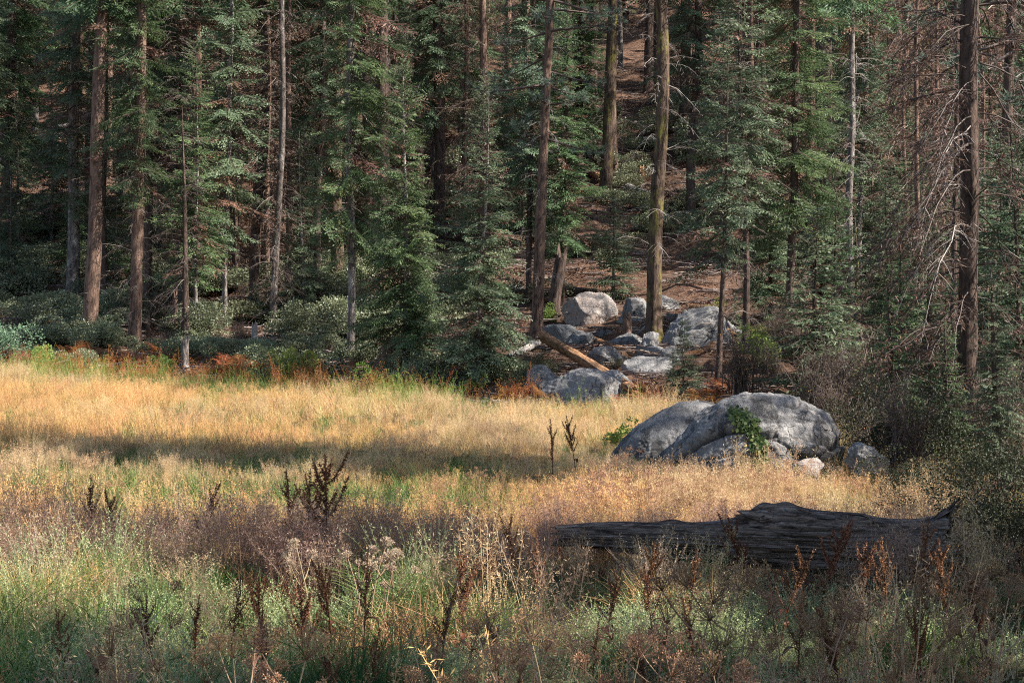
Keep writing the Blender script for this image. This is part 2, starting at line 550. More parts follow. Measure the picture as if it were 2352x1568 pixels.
def rotm(az, el, roll=0.0):
    ca, sa, ce, se = math.cos(az), math.sin(az), math.cos(el), math.sin(el)
    Rz = np.array([[ca, -sa, 0], [sa, ca, 0], [0, 0, 1]])
    Ry = np.array([[ce, 0, -se], [0, 1, 0], [se, 0, ce]])
    cr, sr = math.cos(roll), math.sin(roll)
    Rx = np.array([[1, 0, 0], [0, cr, -sr], [0, sr, cr]])
    return Rz @ Ry @ Rx

def crown_mesh(name, H, z0, R, nb, sprays, seed, mat='fir', brown=0.05, shape=.75, el_lo=-18, el_hi=38, thin_above=None, bend=(0, 0), bare=0.0):
    """crown of flat sprays on a straight stem of height H; branches from z0 to the tip"""
    r = np.random.default_rng(seed)
    a = Acc()
    Ls = sorted(sprays)
    az = r.random() * 6.28
    u = np.linspace(0, 1, nb)
    zs = z0 + (H - z0) * (u ** .92) * .985
    side_bias = r.uniform(0, 6.28)
    for k in range(nb):
        z = zs[k] + r.normal(0, .12)
        q = np.clip((z - z0) / (H - z0), 0, 1)
        if thin_above and z > thin_above and r.random() < .5:
            continue
        az += 2.399 + r.normal(0, .35)
        L = R * ((1 - q) ** shape) * r.uniform(.62, 1.18) * (1 + .15 * math.cos(az - side_bias)) * (.6 + .4 * min(1, q / .08 + .25)) + .12
        el = rad(np.interp(q, [0, .35, .8, 1], [el_lo, el_lo * .45, el_hi * .45, el_hi]) + r.normal(0, 7))
        Lk = min(Ls, key=lambda x: abs(math.log(x / L)))
        tb, td, tw, tt, ax = sprays[Lk][r.integers(4)]
        s = L / Lk
        Rm = rotm(az, el, r.normal(0, .38)).T
        flip = np.array([1, r.choice([-1., 1.]), 1])
        p0 = np.array([bend[0] * q, bend[1] * q, z])
        m = 1 if r.random() < brown * (1.6 - 1.2 * q) else 0
        keep = r.random(len(tb)) < (1 - bare if m == 0 else .55)
        B = (tb[keep] * s * flip) @ Rm + p0
        D = (td[keep] * s * flip) @ Rm
        W = (tw[keep] * (.5 + .5 * s) * flip) @ Rm
        v, f = kites(B, D, W)
        bt = r.uniform(-.22, .22)
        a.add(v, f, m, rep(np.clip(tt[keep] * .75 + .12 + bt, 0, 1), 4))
        P = ((ax * s * flip) @ Rm + p0)[None]
        v, f = tubes(P, np.linspace(.011 + .006 * L, .003, 6), 3)
        a.add(v, f, 2, .2)
    # leader
    v, f = tubes(np.array([[[0, 0, z0], [bend[0] * .5, bend[1] * .5, (z0 + H) / 2], [bend[0], bend[1], H]]]), [.01, .01, .004], 4)
    a.add(v, f, 2, .2)
    return a.mesh(name, [M[mat], M['brown'], M['twig']])

def pine_crown(name, H, z0, R, nb, seed, ntuft=11, nn=20, nl=.17, nw=.010):
    r = np.random.default_rng(seed)
    a = Acc()
    az = 0
    for k in range(nb):
        q = k / nb
        z = z0 + (H - z0) * q + r.normal(0, .25)
        az += 2.399 + r.normal(0, .5)
        L = R * (1 - q) ** .5 * r.uniform(.5, 1.15) * (.55 + .45 * min(1, q / .12)) + .3
        el = rad(np.interp(q, [0, 1], [-14, 35]) + r.normal(0, 9))
        Rm = rotm(az, el).T
        t = np.linspace(0, 1, 7)
        ax = np.stack([t * L, r.normal(0, .05) * L * t ** 2, -.10 * L * t ** 1.5 + .22 * L * np.maximum(t - .6, 0)], -1) @ Rm + np.array([0, 0, z])
        v, f = tubes(ax[None], np.linspace(.018 + .012 * L, .006, 7), 4)
        a.add(v, f, 1, .2)
        nt_ = int(ntuft * L / R) + 4
        tq = r.uniform(.35, 1.0, nt_)
        side = r.uniform(-1, 1, nt_)
        base = np.stack([np.interp(tq, t, ax[:, j]) for j in range(3)], -1)
        off = np.stack([np.full(nt_, .4), side, r.uniform(-.25, .55, nt_)], -1)
        off = unit(off) * (r.uniform(.12, .5, nt_) * (.4 + .5 * L / R))[:, None]
        off = off @ Rm
        tip = base + off
        v, f = tubes(np.stack([base, base + off * .5, tip], 1), [.007, .006, .004], 3)
        a.add(v, f, 1, .2)
        n = nt_ * nn
        bd = unit(off + np.array([0, 0, .06]))
        dr = unit(np.repeat(bd, nn, 0) * .8 + r.normal(0, .62, (n, 3)))
        b = np.repeat(tip, nn, 0) - np.repeat(bd, nn, 0) * r.uniform(0, .14, (n, 1))
        d = dr * nl * r.uniform(.7, 1.15, (n, 1))
        d[:, 2] -= .02
        w = unit(np.cross(dr, r.normal(0, 1, (n, 3)))) * nw
        v, f = kites(b, d, w, .5)
        tn = np.repeat(r.uniform(0, .55, nt_), nn) + r.uniform(0, .4, n)
        a.add(v, f, 0, rep(np.clip(tn, 0, 1), 4))
    return a.mesh(name, [M['pine'], M['twig']])

def limb_mesh(name, z0, z1, n, L0, L1, seed, droop=.35, mat='twig', twigs=10, r0=.018, rtrunk=.2, azc=None, azs=3.14, needles=0.0, fine=0):
    """bare dead branches on a stem: curved limbs with forked twigs"""
    r = np.random.default_rng(seed)
    a = Acc()
    z = r.uniform(z0, z1, n)
    L = r.uniform(L0, L1, n) * (1 - .35 * (z - z0) / max(z1 - z0, .1))
    az = r.uniform(0, 6.28, n) if azc is None else azc + r.uniform(-azs, azs, n)
    el = np.radians(r.normal(4, 16, n))
    t = np.linspace(0, 1, 7)
    K = 7
    out = np.stack([np.cos(az), np.sin(az), np.zeros(n)], -1)
    sd = np.stack([-np.sin(az), np.cos(az), np.zeros(n)], -1)
    dr = droop * r.uniform(.4, 1.5, n)
    cur = r.normal(0, .12, n)
    P = out[:, None] * (t * L[:, None] * np.cos(el)[:, None] + rtrunk * .7)[..., None]
    P = P + sd[:, None] * (cur[:, None] * L[:, None] * t ** 2)[..., None]
    P[..., 2] += z[:, None] + np.sin(el)[:, None] * L[:, None] * t - dr[:, None] * L[:, None] * t ** 2
    P[:, 1:-1] += r.normal(0, .012, (n, K - 2, 3)) * L[:, None, None]
    v, f = tubes(P, (r0 * (.4 + .5 * L / L1))[:, None] * (1 - .8 * t)[None], 4)
    a.add(v, f, 0, rep(np.clip(r.random(n), 0, 1), K * 4))
    if twigs:
        m = n * twigs
        q = r.uniform(.2, 1, m)
        idx = np.repeat(np.arange(n), twigs)
        lo = np.minimum((q * (K - 1)).astype(int), K - 2)
        fr = (q * (K - 1) - lo)[:, None]
        b = P[idx, lo] * (1 - fr) + P[idx, lo + 1] * fr
        tg = unit(P[idx, lo + 1] - P[idx, lo])
        sg = r.choice([-1., 1.], m)[:, None]
        d = unit(tg * .7 + sd[idx] * sg * r.uniform(.4, 1, (m, 1)) + np.stack([0 * q, 0 * q, r.uniform(-.7, .2, m)], -1))
        l = (L[idx] * (1 - q * .8) * r.uniform(.18, .5, m))[:, None]
        Pt = np.stack([b, b + d * l * .5 + np.array([0, 0, -.03]) * l, b + d * l + np.array([0, 0, -.18]) * l], 1)
        v, f = tubes(Pt, np.array([.006, .004, .002]) * (r0 / .018) ** .5, 3)
        a.add(v, f, 0, rep(r.random(m), 9))
        if fine:
            m2 = m * fine
            id2 = np.repeat(np.arange(m), fine)
            q2 = r.uniform(.1, 1, m2)[:, None]
            b2 = b[id2] + d[id2] * l[id2] * q2
            d2 = unit(d[id2] + r.normal(0, .6, (m2, 3)) + np.array([0, 0, -.25])) * l[id2] * r.uniform(.25, .6, (m2, 1))
            w2 = unit(np.cross(d2, r.normal(0, 1, (m2, 3)))) * .0035
            v, f = kites(b2, d2, w2, .3)
            a.add(v, f, 0, rep(r.random(m2), 4))
        if needles > 0:
            m3 = int(m * needles)
            id3 = r.integers(0, m, m3)
            q3 = r.uniform(.2, 1, (m3, 1))
            b3 = b[id3] + d[id3] * l[id3] * q3
            d3 = unit(d[id3] * .8 + r.normal(0, .55, (m3, 3)) + np.array([0, 0, -.2])) * r.uniform(.05, .16, (m3, 1))
            w3 = unit(np.cross(d3, r.normal(0, 1, (m3, 3)))) * .010
            v, f = kites(b3, d3, w3, .4)
            a.add(v, f, 1, rep(r.random(m3), 4))
    return a.mesh(name, [M[mat], M['brown']])

def trunk_mesh(name, H, r0, r1, mat, seed, sides=18, dz=.28, zmax=18, wob=.10, fur=.12, flare=.5):
    """tapered furrowed trunk from .6 m below ground"""
    r = np.random.default_rng(seed)
    zs = np.concatenate([np.arange(-.6, float(min(zmax, H)), dz), np.linspace(min(zmax, H), H, 5)])
    ang = np.arange(sides) * 2 * PI / sides
    A, Z = np.meshgrid(ang, zs)
    rr = r0 + (r1 - r0) * np.clip(Z, 0, H) / H
    rr = rr * (1 + flare * np.exp(-np.maximum(Z + .05, 0) / .35) * (1 + .5 * np.cos(A * 4 + seed)))
    n = vn(np.cos(A) * 5 + seed, np.sin(A) * 5, Z * .55, seed) + .6 * vn(np.cos(A) * 11, np.sin(A) * 11 + seed, Z * 1.1, seed + 3)
    rr = rr * (1 + fur * n)
    wx = wob * fbm(Z * .13, seed * 3.1, 0, 4, 2) * np.clip(Z / 3, 0, 2)
    wy = wob * fbm(Z * .13, seed * 7.7 + 20, 0, 5, 2) * np.clip(Z / 3, 0, 2)
    v = np.stack([rr * np.cos(A) + wx, rr * np.sin(A) + wy, Z], -1)
    nz = len(zs)
    i = np.arange(nz - 1)[:, None] * sides
    j = np.arange(sides)[None]
    j2 = (j + 1) % sides
    f = np.stack([i + j, i + j2, i + sides + j2, i + sides + j], -1).reshape(-1, 4)
    a = Acc()
    a.add(v, f, 0, .5)
    return a.mesh(name, M[mat], True)

# shared crowns
CR = {}
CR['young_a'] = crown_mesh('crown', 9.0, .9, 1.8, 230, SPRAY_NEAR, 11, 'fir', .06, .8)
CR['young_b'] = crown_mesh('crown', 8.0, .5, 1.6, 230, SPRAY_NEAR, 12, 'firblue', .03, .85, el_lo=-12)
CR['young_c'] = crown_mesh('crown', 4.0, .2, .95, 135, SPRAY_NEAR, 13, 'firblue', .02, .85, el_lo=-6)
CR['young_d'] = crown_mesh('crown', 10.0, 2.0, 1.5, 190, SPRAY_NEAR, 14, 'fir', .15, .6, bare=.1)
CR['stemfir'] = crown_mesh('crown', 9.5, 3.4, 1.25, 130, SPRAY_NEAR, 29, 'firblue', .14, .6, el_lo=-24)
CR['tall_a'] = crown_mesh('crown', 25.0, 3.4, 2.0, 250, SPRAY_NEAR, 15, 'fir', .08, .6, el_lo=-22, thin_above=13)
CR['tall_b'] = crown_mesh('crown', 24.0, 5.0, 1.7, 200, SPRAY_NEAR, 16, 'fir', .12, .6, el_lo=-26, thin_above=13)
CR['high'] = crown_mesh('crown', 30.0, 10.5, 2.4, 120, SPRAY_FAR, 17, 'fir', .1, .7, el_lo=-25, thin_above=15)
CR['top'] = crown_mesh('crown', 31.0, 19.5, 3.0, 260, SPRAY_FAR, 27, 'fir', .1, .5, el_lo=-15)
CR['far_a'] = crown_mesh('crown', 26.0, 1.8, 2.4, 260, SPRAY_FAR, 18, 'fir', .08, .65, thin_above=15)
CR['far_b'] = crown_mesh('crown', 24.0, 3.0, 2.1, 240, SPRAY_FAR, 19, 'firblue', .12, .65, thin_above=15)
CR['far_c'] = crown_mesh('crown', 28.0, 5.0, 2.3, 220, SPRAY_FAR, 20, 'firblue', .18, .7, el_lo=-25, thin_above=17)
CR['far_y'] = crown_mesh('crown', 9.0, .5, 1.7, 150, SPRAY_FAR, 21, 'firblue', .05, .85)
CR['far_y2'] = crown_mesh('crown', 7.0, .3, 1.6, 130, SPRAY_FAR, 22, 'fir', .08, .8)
CR['pine'] = pine_crown('crown', 22, 6.2, 2.5, 62, 23)
CR['pine_far'] = pine_crown('crown', 26, 7.0, 2.8, 60, 24, 9, 16, .2, .016)
CR['brown'] = limb_mesh('crown', 1.6, 16, 150, .8, 2.2, 25, .45, 'twig', 12, .014, .15, needles=7, fine=2)
CR['brown_b'] = limb_mesh('crown', 3.0, 18, 130, .7, 1.9, 26, .35, 'twig', 12, .014, .15, needles=4, fine=2)
LB = {}
LB['stubs'] = limb_mesh('dead_branch', 1.5, 11, 46, .25, 1.1, 31, .3, 'twig', 5, .012, .2)
LB['droop'] = limb_mesh('dead_branch', 2.5, 12, 60, .7, 1.9, 32, .6, 'twiggrey', 8, .012, .15, fine=1)
LB['dense'] = limb_mesh('dead_branch', .8, 10, 95, .5, 1.7, 33, .4, 'twig', 10, .012, .15, fine=2)
LB['dense2'] = limb_mesh('dead_branch', .6, 12, 170, .5, 1.5, 35, .45, 'twig', 10, .011, .12, fine=2)
LB['bleached'] = limb_mesh('dead_branch', 2.0, 10, 60, .3, 1.3, 34, .55, 'twiggrey', 7, .011, .15, fine=1)

_tc = {}
def trunk_for(H, r0, mat, q=0):
    H = max(round(H * 4) / 4, .75)
    key = (H, round(r0 * 50), mat, q)
    if key not in _tc:
        rr = max(round(r0 * 50) / 50, .012)
        _tc[key] = trunk_mesh('trunk', H, rr, rr * .3 if H > 14 else .008, mat, len(_tc) + 3,
                              14 if q == 0 else 18, .5 if q == 0 else .25, 16, .10 if q == 0 else .10, .08 if q == 0 else .14)
    return _tc[key]

CH = {'young_a': 9, 'young_b': 8, 'young_c': 4, 'young_d': 10, 'far_y': 9, 'far_y2': 7, 'stemfir': 9.5}
def tree(name, label, cat, loc, H, r0, bark, crown=None, limbs=None, lean=0.0, leany=0.0, rz=None, cs=None, group=None, q=1, limb_rot=None):
    rz = random.uniform(0, 6.28) if rz is None else rz
    o = thing(name, label, cat, loc, (leany, lean, 0), group)
    if crown in CH:
        H = CH[crown] * (cs[2] if cs else 1) * .96
    part('trunk', trunk_for(H, r0, bark, q), o)
    if crown:
        part('crown', CR[crown], o, (0, 0, 0), (0, 0, rz), cs)
    if limbs:
        part('dead_branch', LB[limbs], o, (0, 0, 0), (0, 0, rz + 1 if limb_rot is None else limb_rot))['kind'] = 'stuff'
    return o

LM = [(30, 'the left picture edge'), (100, 'the bare patch'), (203, 'the tall bare trunk'), (310, 'the shaggy reddish trunk'), (430, 'the grey splintered stump'), (517, 'the slim grey trunk'),
      (583, 'the dark straight trunk'), (640, 'the silver snag'), (727, 'the dark trunk in deep shade'), (803, 'the bright green fir'), (932, 'the dark dense pointed fir'),
      (1010, 'the big dark trunk'), (1105, 'the full skirted fir'), (1180, 'the gap beside the full skirted fir'), (1240, 'the slender pine'), (1300, 'the fir with hanging skirts'), (1390, 'the mossy trunk in the clearing'), (1450, 'the clearing'),
      (1505, 'the stout mossy trunk'), (1588, 'the dark far trunk'), (1650, 'the thin dark fir stem'), (1712, 'the dim fir'), (1812, 'the tallest sunlit fir'), (1868, 'the dark young fir'), (1960, 'the twin grey trunks'),
      (2045, 'the snapped stub'), (2110, 'the thin brown dead fir'), (2225, 'the dark dead pine'), (2320, 'the pine with the bent bough')]
def lm(px):
    return min(LM, key=lambda t: abs(t[0] - px))[1]

TRUNKLM = lm
# ---------------------------------------------------------------- the named trees (photo x, base y, x where it leaves the frame or tips, trunk width)
def ptree(label, px, py, ptop, w, H, bark, crown=None, limbs=None, name='fir_tree', cat='tree', cs=None, rz=None, D=None, top=0, group=None):
    D = D or hit(px, py)
    x, y, z = spot(px, D)
    lean = math.atan2((ptop - px), max(py - top, 60))
    return tree(name, label, cat, (x, y, z - .05), H, w * D / FPX * .5 * .9, bark, crown, limbs, lean, 0, rz, cs, group)

ptree('tall bare reddish brown trunk standing alone at the left end of the meadow edge', 203, 790, 236, 38, 30, 'bark_red', 'high', 'stubs', rz=1.0, name='conifer_tree')
ptree('shaggy reddish trunk with dead twigs, next right of the tall bare trunk', 308, 792, 325, 32, 25, 'bark_red', 'tall_b', 'dense', rz=2)
ptree('dark slim trunk close behind the shaggy reddish trunk', 338, 705, 342, 17, 24, 'bark_dark', 'far_c', None)
ptree('scraggly reddish dead tree directly behind the grey splintered stump', 428, 800, 420, 22, 8, 'bark_dark', None, 'dense2', name='dead_tree', top=480)
ptree('young fir with a pale upper stem, behind the grey splintered stump', 452, 770, 446, 12, 9, 'bark_grey', 'young_d', None, rz=.5, top=170)
ptree('slim grey trunk with a sunlit pale stripe, left of the dark straight trunk', 517, 745, 531, 14, 24, 'bark_grey', 'far_b', 'stubs', name='conifer_tree')
ptree('dark straight branchless trunk left of the silver snag', 583, 700, 601, 26, 30, 'bark_dark', 'high', 'dense', name='conifer_tree')
ptree('silvery pale snag with reddish dead twigs', 627, 750, 640, 19, 24, 'bark_white', None, 'dense2', name='snag')
ptree('brown needled dead fir just right of the silver snag', 660, 720, 656, 18, 22, 'bark_red', 'brown', None, name='dead_tree')
ptree('dark trunk in deep shade, between the silver snag and the yellow mossed trunk', 727, 690, 737, 20, 28, 'bark_dark', 'far_c', 'stubs', name='conifer_tree')
ptree('thick trunk streaked with yellow moss, behind the bright green fir', 775, 665, 776, 32, 30, 'bark_moss', 'high', 'droop', name='conifer_tree')
ptree('tall fir with bright green sprays hanging over the meadow edge', 803, 840, 817, 19, 25, 'bark_grey', 'tall_a', None, rz=1.2)
ptree('dark dense pointed fir right of the bright green fir', 932, 862, 928, 17, 10, 'bark_grey', 'young_a', 'stubs', rz=.3, top=120, cs=(.92, .92, 1.02))
ptree('low broad young fir in front of the dark dense pointed fir', 965, 858, 962, 10, 6, 'bark_grey', 'young_c', None, rz=.9, top=520, cs=(1.0, 1.0, 1.1))
ptree('big dark trunk far behind the dark dense pointed fir', 1010, 540, 1000, 30, 30, 'bark_dark', 'far_c', 'stubs', name='conifer_tree')
ptree('brownish twiggy trunk high on the slope behind the full skirted fir', 1063, 370, 1070, 24, 30, 'bark_red', 'brown_b', 'dense', name='dead_tree')
ptree('full skirted young fir with a pale stem, left of the rock outcrop', 1105, 895, 1112, 17, 9, 'bark_grey', 'young_b', None, rz=2.2, top=240, cs=(1.02, 1.02, 1.08))
ptree('dark slim trunk between the full skirted fir and the leaning pine', 1213, 695, 1222, 15, 26, 'bark_dark', 'far_b', 'stubs')
ptree('curved slender pine with blue green tufts, rooted at the top end of the peeled log', 1230, 785, 1264, 30, 22, 'bark_red', 'pine', 'bleached', name='pine_tree', rz=.6)
ptree('fir with hanging skirts just right of the slender pine', 1292, 700, 1300, 13, 11, 'bark_dark', 'young_d', None, rz=2.4, top=220)
ptree('thick trunk half covered in yellow moss, standing high in the clearing', 1390, 458, 1408, 31, 32, 'bark_moss', 'high', 'stubs', name='conifer_tree')
ptree('broken brown trunk right beside the mossy trunk in the clearing', 1413, 395, 1408, 18, 9, 'bark_red', None, 'dense', name='snag', top=240)
ptree('small symmetrical fir standing alone in the clearing above the boulders', 1408, 690, 1410, 9, 4, 'bark_grey', 'young_c', None, rz=1.7, top=440, cs=(1.05, 1.05, .98))
ptree('stout mossy trunk with bare side branches, rising from the rock outcrop', 1500, 790, 1512, 38, 30, 'bark_moss', 'high', 'droop', name='conifer_tree', rz=2.9)
ptree('dark far trunk behind and right of the stout mossy trunk', 1588, 500, 1592, 24, 30, 'bark_dark', 'far_c', 'dense', name='conifer_tree')
ptree('thin dark fir stem rising just left of the boulder group top', 1648, 905, 1660, 18, 10, 'bark_dark', 'stemfir', 'stubs', top=190, rz=.2, D=43, cs=(1, 1, .98))
ptree('dim fir with drooping sprays, behind the big boulder', 1712, 905, 1704, 17, 12, 'bark_dark', 'stemfir', 'dense', rz=1.5, D=46.5, top=200, cs=(1.15, 1.15, 1.2))
ptree('tallest sunlit fir with green sprays from ground to frame top, right of the outcrop', 1812, 880, 1826, 20, 25, 'bark_dark', 'tall_a', 'stubs', rz=3.0, D=50, cs=(1.05, 1.05, .93))
ptree('dark young fir right behind the big boulder', 1866, 940, 1868, 12, 7, 'bark_dark', 'young_c', None, rz=.4, D=40, top=480, cs=(1.55, 1.55, 1.25))
ptree('straight grey trunk with moss at its foot, left of the twin', 1955, 830, 1958, 20, 30, 'bark_grey', 'high', 'bleached', name='conifer_tree', D=56)
ptree('slimmer sunlit grey trunk, right of its twin', 1972, 800, 1984, 13, 28, 'bark_grey', 'far_c', 'droop', name='conifer_tree', D=62)
ptree('snapped off orange stub trunk in front of the twin grey trunks', 1968, 815, 1968, 24, 5, 'bark_moss', None, 'bleached', name='snag', D=54, top=520)
ptree('young fir with layered pale sprays, right of the snapped stub', 2045, 900, 2045, 10, 7, 'bark_dark', 'young_b', None, D=44, top=330, cs=(1, 1, .8))
ptree('pine with a thick bent bough at the edge of the picture', 2318, 800, 2330, 32, 26, 'bark_dark', 'pine_far', 'droop', name='pine_tree', D=40)
ptree('young fir right of the dark dead pine', 2290, 930, 2290, 11, 8, 'bark_dark', 'young_b', None, D=36, top=380, rz=1.1, cs=(1.2, 1.2, .82))
ptree('pale green fir half cut off beyond the dark dead pine', 2400, 960, 2400, 14, 9, 'bark_dark', 'young_a', None, D=33, top=200, rz=2.1)
ptree('slim brown trunk behind the dark dead pine', 2178, 870, 2190, 16, 24, 'bark_dark', 'brown_b', 'dense', name='dead_tree', D=42)
ptree('thin brown dead fir between the twin trunks and the dark dead pine', 2085, 820, 2090, 12, 22, 'bark_red', 'brown', None, name='dead_tree', D=60)
for px, py, D_, w, cr, lab in [(690, 700, 63, 17, 'brown_b', 'reddish dead fir in the gap right of the silver snag'), (612, 690, 66, 16, 'brown', 'russet dead fir showing between the dark straight trunk and the silver snag'), (550, 700, 70, 15, 'brown_b', 'rusty dead fir left of the dark straight trunk'),
                               (2110, 800, 47, 13, 'brown', 'reddish dead fir left of the dark dead pine'), (2160, 800, 52, 14, 'brown_b', 'russet twiggy dead fir directly left behind the dark dead pine'), (2268, 800, 44, 12, 'brown', 'reddish dead fir between the dark dead pine and the bent bough pine'),
                               (2040, 780, 66, 14, 'brown_b', 'rusty dead fir far behind the snapped stub'), (445, 690, 68, 13, 'brown_b', 'russet dead fir behind the young fir with the pale stem'), (1065, 640, 72, 15, 'brown', 'rusty dead fir behind the full skirted fir')]:
    ptree(lab, px, py, px + random.uniform(-8, 8), w, 21, 'bark_red', cr, None, name='dead_tree', D=D_)
for k in range(26):
    px = (60 + 44 * k + random.uniform(-16, 16)) if k < 20 else random.uniform(1560, 2300)
    if 1180 < px < 1560 or 40 < px < 185: continue
    D_ = random.uniform(62, 80)
    w = random.uniform(13, 25)
    ptree(f"{random.choice(['slim', 'narrow'])if w < 19 else 'stout'} dark trunk {'just inside the wood' if D_ < 71 else 'deeper in the wood'} near {TRUNKLM(px)}", px, 700, px + random.uniform(-12, 14), w, 28, random.choice(['bark_dark', 'bark_dark', 'bark_red']), 'high', random.choice(['dense', 'droop', 'stubs']), name='conifer_tree', D=D_, group='dark trunks standing in the wood')
# left distance
ptree('thin mossy trunk at the very left on the upper slope', 12, 310, 14, 15, 28, 'bark_moss', 'far_c', None, name='conifer_tree')
ptree('thin grey trunk above the bare patch on the left slope', 82, 300, 84, 11, 24, 'bark_grey', 'far_b', 'stubs', name='conifer_tree')
ptree('yellow mossed trunk right of the bare patch on the left slope', 182, 395, 172, 22, 30, 'bark_moss', 'high', None, name='conifer_tree')
ptree('dark fat trunk behind the young fir with the pale stem', 374, 600, 378, 26, 30, 'bark_dark', 'far_c', 'dense', name='conifer_tree')
for px, py, D_, cs, lab in [(40, 470, 72, .8, 'grey green young fir at the left picture edge'), (118, 480, 74, .85, 'grey green young fir below the bare patch'),
                            (165, 560, 68, .62, 'dark small fir left of the tall bare trunk'), (265, 600, 66, .75, 'dim young fir between tall bare trunk and shaggy trunk'),
                            (700, 760, 60, .75, 'dark layered fir under the dark trunk in deep shade'), (20, 560, 66, .6, 'low fir in shade at the left picture edge')]:
    x, y, z = spot(px, D_)
    tree('fir_tree', lab, 'tree', (x, y, z), 8 * cs, .07, 'bark_grey', random.choice(['far_y', 'far_y2']), None, cs=(cs, cs, cs), q=0)
for px, py, s, lab in [(1570, 918, .5, 'small blue green fir in front of the grey rock slabs'), (716, 868, .27, 'tiny fir at the meadow edge beside the bright green weeds'),
                       (1690, 770, .3, 'tiny fir on the slope above the rock slabs'), (1545, 905, .28, 'tiny fir hugging the small blue green fir')]:
    D_ = hit(px, py)
    x, y, z = spot(px, D_)
    tree('fir_tree', lab, 'tree', (x, y, z), 4 * s, .02, 'bark_grey', 'young_c', None, cs=(s * 1.15, s * 1.15, s), q=0)

# the dark dead pine on the right: every long drooping limb is a part
D33 = 29.0
x, y, z = spot(2222, D33)
dead = thing('dead_pine', 'dark dead pine hung with long drooping bare limbs, beside the shaded thicket', 'tree', (x, y, z), (0, rad(1.0), 0))
part('trunk', trunk_mesh('trunk', 26, .17, .09, 'bark_dark', 77, 22, .2, 9, .05, .14), dead)
for k in range(96):
    zz = .9 + k * .08 + random.uniform(-.1, .1)
    left = random.random() < .72
    me = limb_mesh('limb', zz, zz + .05, 1, 1.2, 2.5, 200 + k, random.uniform(.5, 1.1) * min(1, zz / 3.5), 'limb' if random.random() < .95 else 'twiggrey', 24, .019, .15,
                   PI if left else 0, 1.1, needles=2.5, fine=3)
    part('limb', me, dead)

# ---------------------------------------------------------------- the wooded hillside behind
protos = {}
def add_proto(key, name, cat, H, r0, bark, crown, limbs):
    o = tree(name, 'x', cat, (0, 0, 0), H, r0, bark, crown, limbs, rz=0, q=0)
    protos[key] = [o, True]
add_proto('fir1', 'fir_tree', 'tree', 26, .22, 'bark_dark', 'far_a', None)
add_proto('fir2', 'fir_tree', 'tree', 24, .20, 'bark_grey', 'far_b', None)
add_proto('fir3', 'fir_tree', 'tree', 28, .28, 'bark_dark', 'far_c', 'stubs')
add_proto('dead1', 'dead_tree', 'tree', 20, .18, 'bark_red', 'brown', None)
add_proto('dead2', 'dead_tree', 'tree', 22, .20, 'bark_red', 'brown_b', None)
add_proto('young1', 'fir_tree', 'tree', 9, .08, 'bark_grey', 'far_y', None)
add_proto('young2', 'fir_tree', 'tree', 7, .07, 'bark_grey', 'far_y2', None)
add_proto('bole', 'conifer_tree', 'tree', 30, .27, 'bark_dark', 'high', 'dense')
add_proto('bole2', 'conifer_tree', 'tree', 28, .20, 'bark_red', 'high', 'dense')
add_proto('pine', 'pine_tree', 'tree', 26, .26, 'bark_red', 'pine_far', 'stubs')
add_proto('bare', 'snag', 'tree', 22, .16, 'bark_grey', None, 'droop')
LABEL = {'fir1': 'dark green fir', 'fir2': 'grey barked fir', 'fir3': 'high crowned fir', 'dead1': 'brown needled dead fir', 'dead2': 'thin brown dead fir', 'young1': 'young blue green fir',
         'young2': 'small bushy green fir', 'pine': 'tufted pine', 'bole': 'dark branchless trunk', 'bole2': 'slim reddish trunk', 'bare': 'bare grey snag'}
GROUP = 'trees on the wooded hillside'

def place(key, loc, rz, s, label):
    o, fresh = protos[key]
    if fresh:
        protos[key][1] = False
        o.location = loc; o.rotation_euler = (random.gauss(0, .012), random.gauss(0, .012), rz); o.scale = (s,) * 3
        o['label'] = label; o['group'] = GROUP
        return o
    return dup(o, loc, (random.gauss(0, .012), random.gauss(0, .012), rz), s, label, GROUP)

clear = [(1440, 1760, 56, 76), (1335, 1490, 60, 85), (55, 168, 70, 99)]
rows = 0
Dv = 66.0
taken = []
while Dv < 175:
    step = 4.4 + (Dv - 66) * .024
    w = .36 * Dv
    xx = -w + random.uniform(0, step)
    while xx < w:
        x = xx + random.uniform(-.38, .38) * step
        y = Dv + random.uniform(-.4, .4) * step
        px = CX + x / y * FPX
        xx += step * random.uniform(.85, 1.25)
        if any(a < px < b and c < y < d for a, b, c, d in clear): continue
        reddish = 540 < px < 700 or 2040 < px < 2300
        k = random.choices(['fir1', 'fir2', 'fir3', 'dead1', 'dead2', 'young1', 'young2', 'pine', 'bare', 'bole', 'bole2'],
                           [20, 20, 12, 6, 7, 14, 9, 4, 5, *((16, 12) if y < 100 else (5, 4))] if not reddish else [9, 8, 8, 18, 18, 6, 5, 4, 8, 14, 12])[0]
        far = 'low on the slope' if y < 82 else 'midway up the slope' if y < 105 else 'high on the slope' if y < 135 else 'farthest up the slope'
        place(k, (x, y, T(x, y) - .1), random.uniform(0, 6.28), random.uniform(.8, 1.2), f'{LABEL[k]} {far} behind {lm(px)}')
    Dv += step * .95

# ---------------------------------------------------------------- rocks
def ico(sub):
    import bmesh
    bm = bmesh.new()
    bmesh.ops.create_icosphere(bm, subdivisions=sub, radius=1)
    v = np.array([p.co[:] for p in bm.verts])
    f = np.array([[q.index for q in p.verts] for p in bm.faces])
    bm.free()
    return v, f
ICO5, ICO6 = ico(6), ico(7)

